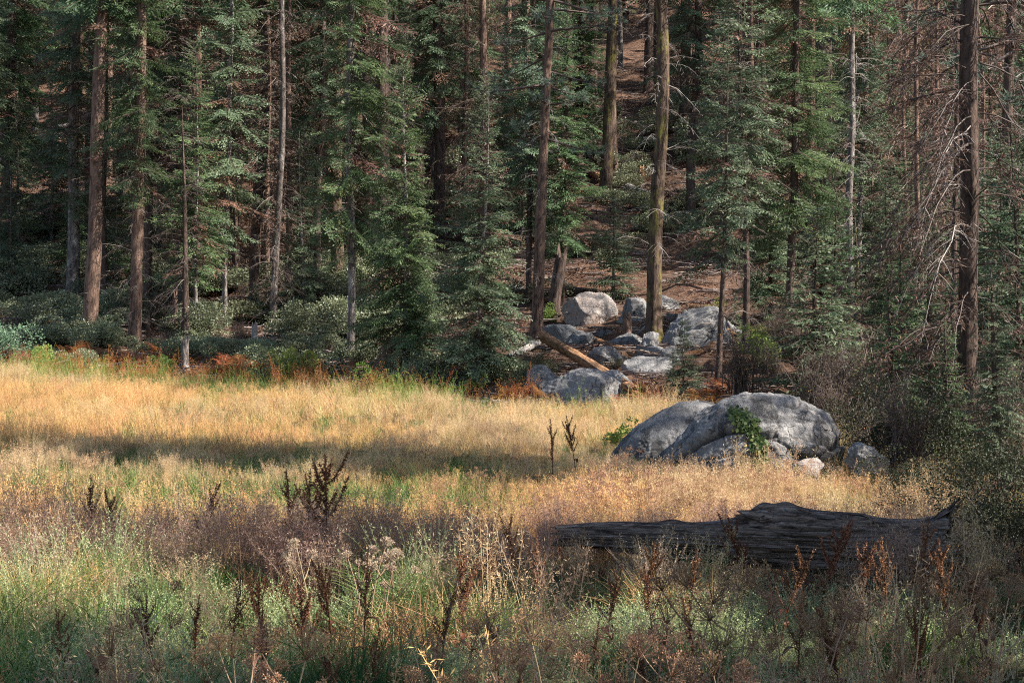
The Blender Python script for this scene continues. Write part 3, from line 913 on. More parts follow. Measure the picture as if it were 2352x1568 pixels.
def rock_mesh(name, size, seed, mat, big=.16, mid=.05, sq=.8, ridge=.0, sub=5, mod=None, cuts=9, fine=.012, ledge=.16):
    v, f = (ICO5 if sub == 5 else ICO6)
    n = v.copy()
    p = np.sign(v) * np.abs(v) ** sq
    p = p / np.maximum(np.linalg.norm(p, axis=1, keepdims=True), .001) * (np.linalg.norm(p, axis=1, keepdims=True) ** .55)
    d = big * fbm(n[:, 0] * 1.1 + seed, n[:, 1] * 1.1, n[:, 2] * 1.1, seed, 2) + mid * fbm(n[:, 0] * 3.4, n[:, 1] * 3.4 + seed, n[:, 2] * 3.4, seed + 5, 4)
    if ridge:
        rd = 1 - np.abs(fbm(n[:, 0] * 1.6 + 7, n[:, 1] * 1.6 + seed, n[:, 2] * 3.0, seed + 9, 3))
        d = d - ridge * np.maximum(rd - .86, 0) / .14
    if cuts:
        rc = np.random.default_rng(seed + 100)
        for k in range(cuts):
            nn = unit(rc.normal(0, 1, 3) * np.array([1, 1, .8])); dd = rc.uniform(.55, .88)
            ex = np.maximum(p @ nn - dd, 0)
            p = p - nn * (ex * .97)[:, None]
    tq = fbm(n[:, 0] * 1.5 + seed, n[:, 1] * 1.5, n[:, 2] * 2.2, seed + 21, 3) * 4
    fl = np.floor(tq); fr_ = tq - fl
    d = d + ledge * (fl + sstep(.0, .22, fr_) - tq) / 4
    d = d + fine * fbm(n[:, 0] * 9, n[:, 1] * 9, n[:, 2] * 9 + seed, seed + 11, 4, .6)
    p = p * (1 + d)[:, None] * np.array(size)
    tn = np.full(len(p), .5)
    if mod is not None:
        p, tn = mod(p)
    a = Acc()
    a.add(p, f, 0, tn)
    return a.mesh(name, M[mat], True)

def rock(label, px, py, wpx, hpx, D, seed, mat='rock', deep=.8, big=.16, mid=.05, sq=.8, ridge=.02, rz=0, tilt=0, sink=.28, name='boulder', sub=5, mod=None, cuts=9):
    """boulder whose outline spans wpx by hpx, its visible foot at py"""
    w = wpx / FPX * D
    h = hpx / FPX * D
    hz = h * (1 + sink)
    me = rock_mesh(name, (w / 2 / 1.02 * (1.08 if cuts else 1), w / 2 * deep, hz / 2 * (1.08 if cuts else 1)), seed, mat, big, mid, sq, ridge, sub, mod, cuts, .012 if cuts else .007, .16 if cuts else .055)
    o = part(name, me)
    o.location = ((px - CX) / FPX * D, D, (CY - py) / FPX * D + h - hz / 2)
    o.rotation_euler = (0, tilt, rz)
    return tag(o, label, 'rock')

rock('big rounded boulder with a warm lower face, highest on the outcrop', 1350, 762, 120, 88, 55, 3, 'rockwarm', .8, .10, .035, .85, .02)
rock('grey boulder wedged between the round boulder and the stout mossy trunk', 1452, 785, 92, 92, 54, 5, 'rock2', .9, .16, .05, .75, .03)
rock('dark low rock under the round boulder', 1400, 795, 80, 45, 52.5, 6, 'rock2', .7, .15, .06, .8, .03)
rock('pale tongue shaped rock beside the foot of the slender pine', 1296, 800, 90, 56, 51.0, 8, 'rock', .6, .18, .06, .7, .03, tilt=.35)
rock('wide grey slab right of the stout mossy trunk', 1600, 865, 165, 150, 48.5, 9, 'rock', .8, .12, .04, .62, .03, tilt=.12)
rock('sloping slab behind the thin dark fir stem', 1690, 880, 180, 135, 49.5, 10, 'rock2', .8, .14, .04, .7, .03, tilt=.4)
rock('square shouldered rock tucked behind the stout mossy trunk', 1545, 800, 80, 85, 53.5, 21, 'rock2', .8, .12, .05, .6, .03)
rock('broad lit rock dome under the peeled log at the meadow edge', 1350, 938, 200, 78, 43.5, 11, 'rock', .7, .08, .04, .95, .02, tilt=.12, sink=.7)
rock('small shaded rock left of the broad lit rock dome', 1255, 925, 95, 80, 44.2, 12, 'rock2', .7, .14, .05, .75, .02)
rock('low rounded rock right of the peeled log', 1490, 872, 120, 58, 46, 13, 'rock', .7, .13, .04, .85, .02)
rock('jagged white rock below the stout mossy trunk', 1488, 822, 66, 52, 48, 14, 'rock', .8, .28, .12, .55, .08)
rock('second jagged pale rock beside the low rounded rock', 1505, 845, 60, 42, 47.3, 15, 'rock', .8, .26, .12, .55, .08)

for (px, py, w, h, D, sd, mt, lab) in [(1330, 805, 62, 30, 50.6, 41, 'rock2', 'small rock wedged right of the pale tongue shaped rock'), (1440, 805, 70, 34, 50.2, 42, 'rock2', 'dark squat rock at the foot of the short splintered stump'), (1222, 810, 46, 22, 50.4, 43, 'rock', 'small pale rock at the foot of the slender pine'),
                                       (1415, 905, 60, 40, 43.9, 44, 'rock', 'lit rock shoulder under the lower end of the peeled log'), (1535, 870, 60, 50, 46.2, 45, 'rock2', 'dark rock between the low rounded rock and the wide slab'), (1390, 838, 74, 30, 47.6, 46, 'rock2', 'flat stone lying between the two orange logs'),
                                       (1740, 905, 90, 90, 49.0, 47, 'rock2', 'tall dark rock at the far right of the outcrop'), (1195, 690, 40, 26, 60.0, 48, 'rock', 'small pale rock behind the slender pine'), (1520, 735, 70, 40, 55.0, 49, 'rock2', 'flat rock behind the stout mossy trunk')]:
    rock(lab, px, py, w * 1.25, h * 1.3, D, sd, mt, .8, .14, .05, .8, .02, sink=.4)

# the two big boulders in the meadow
def dome_mod(p):
    x, y, z = p[:, 0].copy(), p[:, 1].copy(), p[:, 2].copy()
    hz = z.max()
    # asymmetric shoulder: steeper on the right
    p[:, 2] = z * np.interp(x, [-2, -1.3, -.7, 0, .5, 1.0, 1.6], [.9, .95, 1.02, 1.0, .99, 1.0, .95])
    # curved crack on the left face
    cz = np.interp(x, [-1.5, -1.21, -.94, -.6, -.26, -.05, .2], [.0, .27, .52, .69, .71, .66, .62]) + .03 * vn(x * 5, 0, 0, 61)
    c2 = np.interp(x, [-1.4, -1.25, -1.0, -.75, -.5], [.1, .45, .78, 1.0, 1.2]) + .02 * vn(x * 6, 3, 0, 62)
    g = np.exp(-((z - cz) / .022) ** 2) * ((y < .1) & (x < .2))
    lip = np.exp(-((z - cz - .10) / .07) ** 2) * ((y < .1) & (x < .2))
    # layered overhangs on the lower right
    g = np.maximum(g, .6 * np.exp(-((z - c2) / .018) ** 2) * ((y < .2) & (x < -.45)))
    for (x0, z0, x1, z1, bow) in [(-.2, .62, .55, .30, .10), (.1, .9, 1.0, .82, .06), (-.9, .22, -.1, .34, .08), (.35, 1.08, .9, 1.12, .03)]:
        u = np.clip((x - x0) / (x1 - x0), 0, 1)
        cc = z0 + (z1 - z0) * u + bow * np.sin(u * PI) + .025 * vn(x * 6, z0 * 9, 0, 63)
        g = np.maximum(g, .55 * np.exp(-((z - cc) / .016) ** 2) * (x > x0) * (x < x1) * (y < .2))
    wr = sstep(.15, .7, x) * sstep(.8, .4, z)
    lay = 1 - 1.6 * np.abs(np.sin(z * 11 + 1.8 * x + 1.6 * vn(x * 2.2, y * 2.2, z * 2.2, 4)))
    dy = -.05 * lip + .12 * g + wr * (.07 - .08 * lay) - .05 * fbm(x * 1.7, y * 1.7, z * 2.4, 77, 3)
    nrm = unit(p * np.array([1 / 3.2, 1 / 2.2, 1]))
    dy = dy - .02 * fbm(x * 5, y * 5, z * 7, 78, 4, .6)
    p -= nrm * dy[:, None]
    tn = .5 + .5 * np.clip(np.maximum(np.maximum(g * 1.1, wr * sstep(.1, -.5, lay)), .75 * sstep(.35, .6, vn(x * 2.6 + 4, y * 2.6, z * .5, 131)) * sstep(.1, .5, z)), 0, 1)  # shade painted into crack grooves and ledge recesses, plus dark stain streaks
    return p, tn
D8 = 26.6
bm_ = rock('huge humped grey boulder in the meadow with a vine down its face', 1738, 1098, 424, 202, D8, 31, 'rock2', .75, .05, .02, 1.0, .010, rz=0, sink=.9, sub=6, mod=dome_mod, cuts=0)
DOME = bm_
def slab_mod(p):
    x, z = p[:, 0].copy(), p[:, 2].copy()
    p[:, 2] = z * np.interp(x, [-1.3, -.8, 0, .6, 1.3], [.42, .66, .92, 1.0, .9])
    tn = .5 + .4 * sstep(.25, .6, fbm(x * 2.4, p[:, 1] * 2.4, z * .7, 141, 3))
    return p, tn
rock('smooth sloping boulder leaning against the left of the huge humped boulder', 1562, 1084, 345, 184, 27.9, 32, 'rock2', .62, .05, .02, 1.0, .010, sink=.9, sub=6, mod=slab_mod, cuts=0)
rock('small sunlit rock between the huge boulder and the dark bush', 1990, 1090, 90, 66, 25.5, 33, 'rock', .8, .2, .08, .7, .05)
rock('low pale rock at the right foot of the huge boulder', 1850, 1108, 90, 52, 24.7, 35, 'rockwarm', .7, .16, .05, .8, .03)

# vine on the boulder
dg = bpy.context.evaluated_depsgraph_get()
dg.update()
mw = DOME.matrix_world
bvh = BVHTree.FromPolygons([mw @ v.co for v in DOME.data.vertices], [p.vertices[:] for p in DOME.data.polygons])
va = Acc()
r = np.random.default_rng(5)
path = [(1693, 948, 14), (1700, 962, 22), (1715, 975, 26), (1732, 990, 22), (1738, 1010, 15), (1742, 1030, 17), (1745, 1050, 14), (1742, 1070, 16), (1750, 1088, 28), (1775, 1092, 26)]
pp = np.array(path, float)
stem_pts = []
for k in range(900):
    q = r.uniform(0, len(path) - 1)
    px, py, sp = [np.interp(q, np.arange(len(path)), pp[:, j]) for j in range(3)]
    px += r.normal(0, sp * .5); py += r.normal(0, sp * .4)
    d = Vector(((px - CX) / FPX, 1, (CY - py) / FPX)).normalized()
    h, nn_, _, _ = bvh.ray_cast(Vector((0, 0, 0)), d)
    if h is None: continue
    nn_ = np.array(nn_); nn_ = nn_ if nn_ @ np.array(d) < 0 else -nn_
    b = np.array(h) + nn_ * r.uniform(.01, .09)
    t1 = unit(np.cross(nn_, r.normal(0, 1, 3)))
    dd = unit(t1 + nn_ * r.uniform(-.1, .5) + np.array([0, 0, -.5]))
    s = r.uniform(.04, .085)
    w = unit(np.cross(dd, nn_ + r.normal(0, .3, 3))) * s * .42
    v, f = kites(b[None], (dd * s)[None], w[None], .45)
    va.add(v, f, 0, r.random())
for k in range(60):
    stem_pts.append(None)
vine = thing('vine', 'leafy green vine trailing down the face of the huge humped boulder', 'plant', (float((1740 - CX) / FPX * 25.2), 25.2, T(3.6, 25.2)))
vf = part('foliage', va.mesh('foliage', M['vine']), vine)
vf.location = -Vector(vine.location)
vs = []
for (px, py, sp) in path:
    d = Vector(((px - CX) / FPX, 1, (CY - py) / FPX)).normalized()
    h, nn_, _, _ = bvh.ray_cast(Vector((0, 0, 0)), d)
    if h is not None:
        vs.append(np.array(h) + np.array([0, -.02, .0]))
a = Acc()
v, f = tubes(np.array(vs)[None], np.linspace(.006, .012, len(vs)), 5)
a.add(v, f, 0, .3)
vst = part('stem', a.mesh('stem', M['twig'], True), vine)
vst.location = -Vector(vine.location)

# ---------------------------------------------------------------- logs, stumps
def log_mesh(name, L, r0, r1, mat, seed, sides=28, dx=.09, fur=.10, bend=0.0, bumps=()):
    """log along +x, furrowed along its length, ends broken ragged"""
    xs = np.arange(0, L + 1e-6, dx)
    ang = np.arange(sides) * 2 * PI / sides
    A, X = np.meshgrid(ang, xs)
    rr = r0 + (r1 - r0) * X / L
    n = vn(X * .8, np.cos(A) * 7 + seed, np.sin(A) * 7, seed) + .7 * vn(X * 1.7 + 5, np.cos(A) * 15, np.sin(A) * 15 + seed, seed + 2)
    if sides > 60:
        n = n + .9 * vn(X * 1.1 + 9, np.cos(A) * 24, np.sin(A) * 24 + seed, seed + 4) - .8 * np.maximum(vn(X * .5, np.cos(A) * 9 + 3, np.sin(A) * 9, seed + 6) - .25, 0)
    n2 = fbm(X * .7, np.cos(A) * 1.2, np.sin(A) * 1.2 + seed, seed + 7, 3)
    rr = rr * (1 + fur * n + (.12 if sides < 60 else .17) * n2)
    for (bx, ba, bw, bs, bh) in bumps:
        da = np.angle(np.exp(1j * (A - ba)))
        rr = rr + bh * np.exp(-((X - bx) / bw) ** 2 - (da / bs) ** 2)
    jag = .18 * vn(np.cos(A) * 4, np.sin(A) * 4 + seed, seed * 1.3, seed + 8)
    X2 = X + np.where(X < dx * .5, jag, 0) + np.where(X > L - dx * 1.5, jag * 1.2, 0)
    cz = bend * np.sin(X / L * PI)
    v = np.stack([X2, rr * np.cos(A), rr * np.sin(A) + cz], -1)
    nz = len(xs)
    i = np.arange(nz - 1)[:, None] * sides
    j = np.arange(sides)[None]
    j2 = (j + 1) % sides
    f = np.stack([i + j, i + j2, i + sides + j2, i + sides + j], -1).reshape(-1, 4)
    a = Acc()
    a.add(v, f, 0, .5)
    for e, sg in ((0, 1), (nz - 1, -1)):
        ring = v[e]
        c = ring.mean(0) + np.array([sg * rr.mean() * .5, 0, 0])
        tv = np.concatenate([ring, c[None]])
        jj = np.arange(sides)
        tf = np.stack([jj, (jj + 1) % sides, np.full(sides, sides)], -1)
        a.add(tv, tf, 0, .5)
    return a.mesh(name, M[mat], True)

def log_between(label, p, q, d0, d1, mat, seed, name='fallen_log', cat='log', parent=None, **kw):
    p, q = np.array(p), np.array(q)
    L = float(np.linalg.norm(q - p))
    me = log_mesh(name, L, d0 / 2, d1 / 2, mat, seed, **kw)
    o = part(name, me)
    o.location = p
    o.rotation_euler = Vector(q - p).to_track_quat('X', 'Z').to_euler()
    return tag(o, label, cat) if label else o

def gp(px, D, up=0.0):
    x, y, z = spot(px, D)
    return (x, y, z + up)

# foreground charred log
Lp, Lq = pt(1285, 1232, 17.9), pt(2190, 1262, 16.7)
biglog = thing('fallen_log', 'massive charred black log lying across the foreground', 'log', (float(Lp[0]), float(Lp[1]), float(Lp[2])))
L = float(np.linalg.norm(Lq - Lp))
me = log_mesh('log_body', L, .10, .32, 'char', 5, 110, .024, .15, .02,
              ((2.12, PI / 2 - .1, .13, .45, .11), (2.38, PI / 2 + .1, .16, .5, .09), (2.3, PI / 2, .5, .9, .07), (1.75, PI / 2, .3, .7, -.03), (3.55, PI / 2, .4, .6, -.06), (2.75, PI, .35, .5, -.10), (1.2, PI / 2, .12, .5, .035), (3.1, PI / 2 + .3, .14, .4, .05), (3.9, PI / 2, .2, .5, .05)))
lb = part('log_body', me, biglog)
lb.rotation_euler = Vector(Lq - Lp).to_track_quat('X', 'Z').to_euler()
for (t, l, az, el, rr) in [(.55, .34, 2.95, .12, .10), (.53, .30, .25, .10, .11), (.97, .16, .4, .6, .06)]:
    me = log_mesh('branch_stub', l, rr, rr * .5, 'char', int(t * 100), 18, .04, .15)
    s = part('branch_stub', me, biglog)
    s.location = (Lq - Lp) * t + np.array([0, -.05, .17 + .15 * t])
    s.rotation_euler = (0, -el, az)

lb2 = log_between('peeled orange log sloping from the slender pine down to the ferns', pt(1248, 774, 48.6), pt(1464, 900, 43.0), .30, .24, 'wood_orange', 11, bend=.0)
log_between('brown log lying behind the peeled orange log', pt(1338, 772, 51.5), pt(1505, 832, 47.5), .24, .18, 'wood_orange', 12)
log_between('grey broken end piece below the peeled orange log', pt(1455, 905, 43.7), pt(1478, 935, 43.2), .23, .2, 'wood_grey', 13)
log_between('bleached pole leaning on the stout mossy trunk', np.array(pt(1448, 768, 52.0)), np.array(pt(1500, 728, 51.5)), .06, .04, 'wood_grey', 14, sides=10)
log_between('darker leaning pole beside the bleached pole', np.array(pt(1452, 782, 52.2)), np.array(pt(1494, 740, 52.0)), .14, .1, 'wood_grey', 15, sides=14)
log_between('white branch lying right of the stout mossy trunk', gp(1520, hit(1520, 715), .1), gp(1562, hit(1562, 712), .12), .08, .05, 'wood_grey', 16, sides=10)
log_between('flaky red log on top of the rock slabs', gp(1590, hit(1590, 722), .2), gp(1690, hit(1690, 785), .15), .22, .14, 'wood_orange', 17)
log_between('dark log on the bank above the round boulder', gp(1290, hit(1290, 675), .15), gp(1372, hit(1372, 680), .12), .30, .2, 'bark_dark', 18)
log_between('weathered grey log left of the slender pine', gp(1170, hit(1175, 835), .12), gp(1244, hit(1244, 800), .2), .22, .16, 'wood_grey', 19)
log_between('pale log on the upper left slope', gp(20, hit(20, 335), .15), gp(75, hit(75, 345), .15), .3, .25, 'wood_orange', 20)
log_between('grey log across the bare patch on the left slope', gp(118, hit(118, 305), .25), gp(178, hit(178, 300), .35), .25, .18, 'wood_grey', 21)
log_between('pale log in the shrubs left of the tall bare trunk', gp(112, hit(112, 640), .35), gp(172, hit(172, 655), .3), .2, .14, 'wood_orange', 22)
log_between('pale log in the shrubs right of the tall bare trunk', gp(232, hit(232, 590), .3), gp(290, hit(290, 585), .35), .2, .14, 'wood_grey', 23)
log_between('bright log end below the mossy trunk in the clearing', gp(1340, hit(1340, 395), .2), gp(1382, hit(1382, 420), .2), .35, .3, 'wood_orange', 24)
log_between('weathered log on the clearing slope right of the mossy trunk', gp(1440, hit(1440, 440), .2), gp(1492, hit(1492, 460), .2), .3, .2, 'wood_grey', 25)
log_between('sunlit pale log behind the small stump at the meadow edge', gp(560, hit(560, 785), .12), gp(582, hit(582, 785), .12), .2, .18, 'wood_orange', 26)
log_between('red log under the shaded firs left of the dark pointed fir', gp(770, hit(770, 800), .12), gp(860, hit(860, 806), .12), .2, .14, 'bark_red', 27)

def stump(label, px, py, wpx, hpx, mat, seed, D=None):
    D = D or hit(px, py)
    x, y, z = spot(px, D)
    r0 = wpx * D / FPX / 2
    h = hpx * D / FPX
    sides = 22
    zs = np.linspace(-.4, h, 12)
    A, Z = np.meshgrid(np.arange(sides) * 2 * PI / sides, zs)
    n = vn(np.cos(A) * 4 + seed, np.sin(A) * 4, Z * 1.2, seed)
    rr = r0 * (1 + .14 * n + .3 * np.exp(-np.maximum(Z, 0) / .2)) * (1 - .2 * np.clip(Z / h, 0, 1))
    top = h * .28 * vn(np.cos(A) * 2.2 + seed, np.sin(A) * 2.2, 3.3, seed + 4) * np.clip((Z / h) ** 6, 0, 1)
    v = np.stack([rr * np.cos(A), rr * np.sin(A), Z + top], -1)
    i = np.arange(11)[:, None] * sides
    j = np.arange(sides)[None]; j2 = (j + 1) % sides
    a = Acc()
    a.add(v, np.stack([i + j, i + j2, i + sides + j2, i + sides + j], -1).reshape(-1, 4))
    ring = v[-1]
    c = ring.mean(0) + np.array([0, 0, -.1])
    jj = np.arange(sides)
    a.add(np.concatenate([ring, c[None]]), np.stack([jj, (jj + 1) % sides, np.full(sides, sides)], -1))
    o = part('stump', a.mesh('stump', M[mat], True))
    o.location = (x, y, z)
    return tag(o, label, 'stump')
stump('grey splintered stump at the meadow edge', 425, 852, 18, 66, 'bark_grey', 3)
stump('small grey stump in the low shrubs under the silver snag', 585, 795, 14, 45, 'wood_grey', 4)
stump('short splintered stump standing between the boulders of the outcrop', 1440, 795, 22, 68, 'bark_red', 5, 50.5)
stump('thin dead stub right of the shaggy reddish trunk', 341, 790, 9, 68, 'bark_red', 6)
stump('thin dead stub beside the scraggly dead tree', 402, 780, 13, 110, 'bark_red', 7)
stump('red rotten stump in the clearing', 1472, 420, 18, 34, 'wood_orange', 8)
stump('rotten stump on the bare patch of the left slope', 150, 340, 14, 24, 'wood_orange', 9)
o = stump('leaning broken trunk base behind the slender pine', 1268, 730, 30, 150, 'bark_dark', 10)
o.rotation_euler = (0, rad(9), 0)
o = stump('rotten red stump tip in the clearing gravel', 1130 + 330, 395, 9, 22, 'wood_orange', 11)

# ---------------------------------------------------------------- shrubs
def shrub_mesh(seed, n, size, ls, lobes=7, upright=.2, flat=1.0, rlo=.32, rhi=.6, spread=.42):
    r = np.random.default_rng(seed)
    a = Acc()
    ce = r.normal(0, spread, (lobes, 3)) * np.array(size); ce[:, 2] = np.abs(ce[:, 2]) * .8 + size[2] * .35
    rs = r.uniform(rlo, rhi, lobes)
    k = r.integers(0, lobes, n)
    d = unit(r.normal(0, 1, (n, 3)))
    p = ce[k] + d * (rs[k] * r.uniform(.55, 1.05, n) ** .6)[:, None] * np.array(size)
    p[:, 2] = np.maximum(p[:, 2], .03)
    ld = unit(d + r.normal(0, .7, (n, 3)) + np.array([0, 0, upright]))
    s = ls * r.uniform(.6, 1.3, (n, 1))
    w = unit(np.cross(ld, r.normal(0, 1, (n, 3)))) * s * .38
    v, f = kites(p, ld * s, w, .5)
    a.add(v, f, 0, rep(np.clip(r.random(lobes)[k] * .5 + r.random(n) * .55, 0, 1), 4))
    m = 26 + (lobes > 12) * 14
    e = ce[r.integers(0, lobes, m)] + r.normal(0, .25, (m, 3)) * np.array(size)
    b = np.stack([r.normal(0, .08, m), r.normal(0, .08, m), np.zeros(m) - .05], -1)
    e = e * .82
    P = np.stack([b, b * .5 + e * .5 + r.normal(0, .09, (m, 3)), e], 1)
    v, f = tubes(P, [.014, .009, .004], 4)
    w2 = Acc(); w2.add(v, f, 0, .05)
    return a, w2

class Kind:
    """a plant kind: prototypes built on first use, copied after that"""
    def __init__(s, name, cat, parts_list):
        s.name, s.cat, s.pl, s.roots = name, cat, parts_list, {}
    def put(s, k, loc, rz, sc, label, group=None, tilt=(0, 0)):
        k = k % len(s.pl)
        rot = (tilt[0], tilt[1], rz)
        if k not in s.roots:
            o = thing(s.name, label, s.cat, loc, rot, group, sc)
            for pn, me in s.pl[k]:
                part(pn, me, o)
            s.roots[k] = o
            return o
        return dup(s.roots[k], loc, rot, sc, label, group)

def shrub_kind(name, mat, seeds, n, size, ls, **kw):
    pl = []
    for s in seeds:
        a, w = shrub_mesh(s, n, size, ls, **kw)
        pl.append([('foliage', a.mesh('foliage', M[mat])), ('stem', w.mesh('stem', M['twig']))])
    return Kind(name, 'shrub', pl)
K_shrub = shrub_kind('shrub', 'shrub', [1, 2, 3, 4], 4200, (1.0, 1.0, .75), .062)
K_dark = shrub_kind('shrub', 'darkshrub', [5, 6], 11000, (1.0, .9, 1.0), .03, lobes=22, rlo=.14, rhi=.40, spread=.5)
K_lime = shrub_kind('weed_clump', 'lime', [7, 8], 1500, (.6, .6, .8), .085, upright=1.2)
K_blue = shrub_kind('shrub', 'bluebush', [9], 2400, (.9, .9, .9), .06)
K_red = shrub_kind('shrub', 'redbush', [10], 1500, (.7, .7, .7), .06)

seen = {}
def uniq(base):
    seen[base] = seen.get(base, 0) + 1
    return base
def grp_shrub(px, py, s, kind, words, kk=None, g='shrubs under the trees', D=None, flat=1.0):
    D = D or hit(px, py)
    x, y, z = spot(px, D)
    kind.put(random.randrange(9) if kk is None else kk, (x, y, z), random.uniform(0, 6.28), (s, s, s * flat), words, g)

# rows of low manzanita on the left slope
sizes = ['low', 'rounded', 'broad', 'small', 'leafy', 'dense', 'ragged', 'pale', 'dusty', 'spreading']
cnt = 0
used = set()
for (y0, y1, x0, x1, n, smin, smax) in [(700, 770, -60, 420, 15, .8, 1.4), (610, 690, -60, 560, 24, .9, 1.6), (540, 605, -60, 420, 14, .9, 1.5), (690, 790, 440, 1060, 26, .7, 1.3),
                                        (600, 690, 560, 1200, 22, .9, 1.4), (785, 825, 60, 480, 16, .6, 1.0), (800, 840, 440, 700, 10, .5, .8), (800, 870, 540, 1180, 22, .5, .95), (860, 905, 860, 1200, 9, .5, .8),
                                        (560, 640, 1270, 1400, 6, .7, 1.1), (430, 540, 1400, 1640, 9, .8, 1.3), (380, 440, 1410, 1480, 5, .7, 1.1), (560, 620, 1730, 2100, 9, .9, 1.5),
                                        (200, 420, 0, 2300, 45, 1.0, 1.7), (470, 540, 100, 600, 12, .9, 1.4), (450, 560, 660, 1250, 14, .9, 1.5)]:
    for k in range(n):
        px, py = random.uniform(x0, x1), random.uniform(y0, y1)
        D = hit(px, py)
        dist = 'at the meadow edge by' if D < 54 else 'just inside the wood near' if D < 62 else 'low on the slope behind' if D < 74 else 'up the slope behind'
        for w in random.sample(sizes, len(sizes)):
            lab = f'{w} grey green shrub {dist} {lm(px)}'
            if lab not in used: break
        used.add(lab)
        s = random.uniform(smin, smax)
        K_shrub.put(random.randrange(4), spot(px, D), random.uniform(0, 6.28), (s, s, s * random.uniform(.6, .9)), lab, 'grey green shrubs under the trees')

for px, py, s, D, lab in [(1245, 872, .55, None, 'dark olive shrub on the shaded rock beside the peeled log'), (1415, 850, .3, None, 'brownish shrub between the two orange logs'),
                          (1310, 905, .22, None, 'small dark shrub in front of the broad lit rock dome'), (1215, 905, .7, None, 'dark shrub at the meadow edge left of the broad lit dome'),
                          (2080, 1010, 1.1, 27, 'dark shrub behind the small sunlit rock'), (1880, 1085, .35, 25, 'small dark green shrub at the right foot of the huge boulder'),
                          (1760, 1100, .3, 24.5, 'leafy green clump where the vine meets the grass'), (2010, 960, .9, 31, 'shaded shrub behind the right shoulder of the huge boulder')]:
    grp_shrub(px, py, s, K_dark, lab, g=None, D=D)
for px, D, s, fl, lab in [(2120, 20.3, .68, .75, 'big dark bush behind the thick end of the charred log'), (2250, 19.6, .82, .85, 'tallest dark bush beyond the charred log at the picture edge'),
                          (2345, 18.2, .85, .95, 'dark bush cut by the picture edge beside the charred log'), (2195, 18.4, .6, .75, 'low dark bush touching the thick end of the charred log'),
                          (2290, 23, .95, .85, 'dark bush under the dark dead pine'), (2060, 23.5, .7, .8, 'low dark bush right of the small sunlit rock')]:
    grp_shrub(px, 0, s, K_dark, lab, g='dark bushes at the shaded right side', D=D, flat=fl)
for px, py, s, lab in [(672, 885, 1.0, 'bright yellow green weeds at the meadow edge beside the tiny fir'), (640, 872, .7, 'lower bright green weeds left of the tiny fir'), (868, 905, .7, 'yellow green weeds before the dark dense pointed fir'),
                       (905, 915, .5, 'small yellow green weeds in the grass edge near the dark pointed fir'), (372, 862, .6, 'yellow green weeds left of the grey splintered stump'), (100, 848, .7, 'yellow green weeds right of the red bush'),
                       (1258, 745, .5, 'lime green plant behind the foot of the slender pine'), (1640, 735, .6, 'lime green plant on top of the rock slabs'), (1765, 845, .9, 'sunlit lime bush behind the dim fir'), (1740, 800, .7, 'sunlit lime bush above the sloping slab'),
                       (1080, 905, .5, 'yellow green weeds at the foot of the full skirted fir'), (1420, 1040, .5, 'green weeds at the left foot of the smooth sloping boulder')]:
    grp_shrub(px, py, s, K_lime, lab, g=None)
grp_shrub(22, 835, 1.0, K_blue, 'bluish green bush at the left end of the meadow edge', g=None)
grp_shrub(-30, 830, .9, K_blue, 'bluish green bush cut off by the left picture edge', g=None)
grp_shrub(62, 852, .62, K_red, 'crimson leaved bush in the grass below the bluish bush', g=None)
grp_shrub(12, 838, .6, K_red, 'dull red bush at the left picture edge', g=None)
grp_shrub(178, 840, .6, K_shrub, 'olive bush at the foot of the tall bare trunk', g=None)

def twig_bush(seed, n=60, H=1.9):
    r = np.random.default_rng(seed)
    a = Acc()
    az = r.uniform(0, 6.28, n); o = np.stack([np.cos(az), np.sin(az), 0 * az], -1)
    t = np.linspace(0, 1, 6); h = H * r.uniform(.45, 1.1, n)
    P = o[:, None] * ((r.uniform(.08, .4, n) * h)[:, None] * t ** 1.4)[..., None] + r.normal(0, .11, (n, 6, 3)) * t[None, :, None]
    P[..., :2] += r.normal(0, .22, (n, 1, 2))
    P[..., 2] += h[:, None] * t
    v, f = tubes(P, np.linspace(.014, .003, 6), 4)
    a.add(v, f, 0, rep(r.random(n), 24) * .7)
    m = n * 16; k = np.repeat(np.arange(n), 16); q = r.uniform(.2, 1, m)
    lo = np.minimum((q * 5).astype(int), 4); fr = (q * 5 - lo)[:, None]
    b = P[k, lo] * (1 - fr) + P[k, lo + 1] * fr
    d = unit(r.normal(0, 1, (m, 3)) + np.array([0, 0, .3])) * r.uniform(.12, .5, (m, 1))
    v, f = tubes(np.stack([b, b + d * .5 + r.normal(0, .02, (m, 3)), b + d], 1), [.005, .004, .002], 3)
    a.add(v, f, 0, rep(r.random(m), 9) * .7)
    lf = Acc()
    m2 = 900; k2 = r.integers(0, m, m2)
    b2 = b[k2] + d[k2] * r.uniform(.3, 1, (m2, 1)); d2 = unit(r.normal(0, 1, (m2, 3))) * r.uniform(.03, .055, (m2, 1))
    v, f = kites(b2, d2, unit(np.cross(d2, r.normal(0, 1, (m2, 3)))) * .014, .5)
    lf.add(v, f, 0, rep(r.random(m2), 4))
    return [('stem', a.mesh('stem', M['twig'])), ('foliage', lf.mesh('foliage', M['thin']))]
K_twig = Kind('bare_shrub', 'shrub', [twig_bush(1), twig_bush(2, 45, 1.5), twig_bush(3, 70, 2.4)])
usedt = set()
tw = ['tangled', 'wiry', 'thin', 'leaning', 'half bare', 'brittle', 'twiggy', 'sprawling', 'low', 'tall', 'sparse', 'dense']
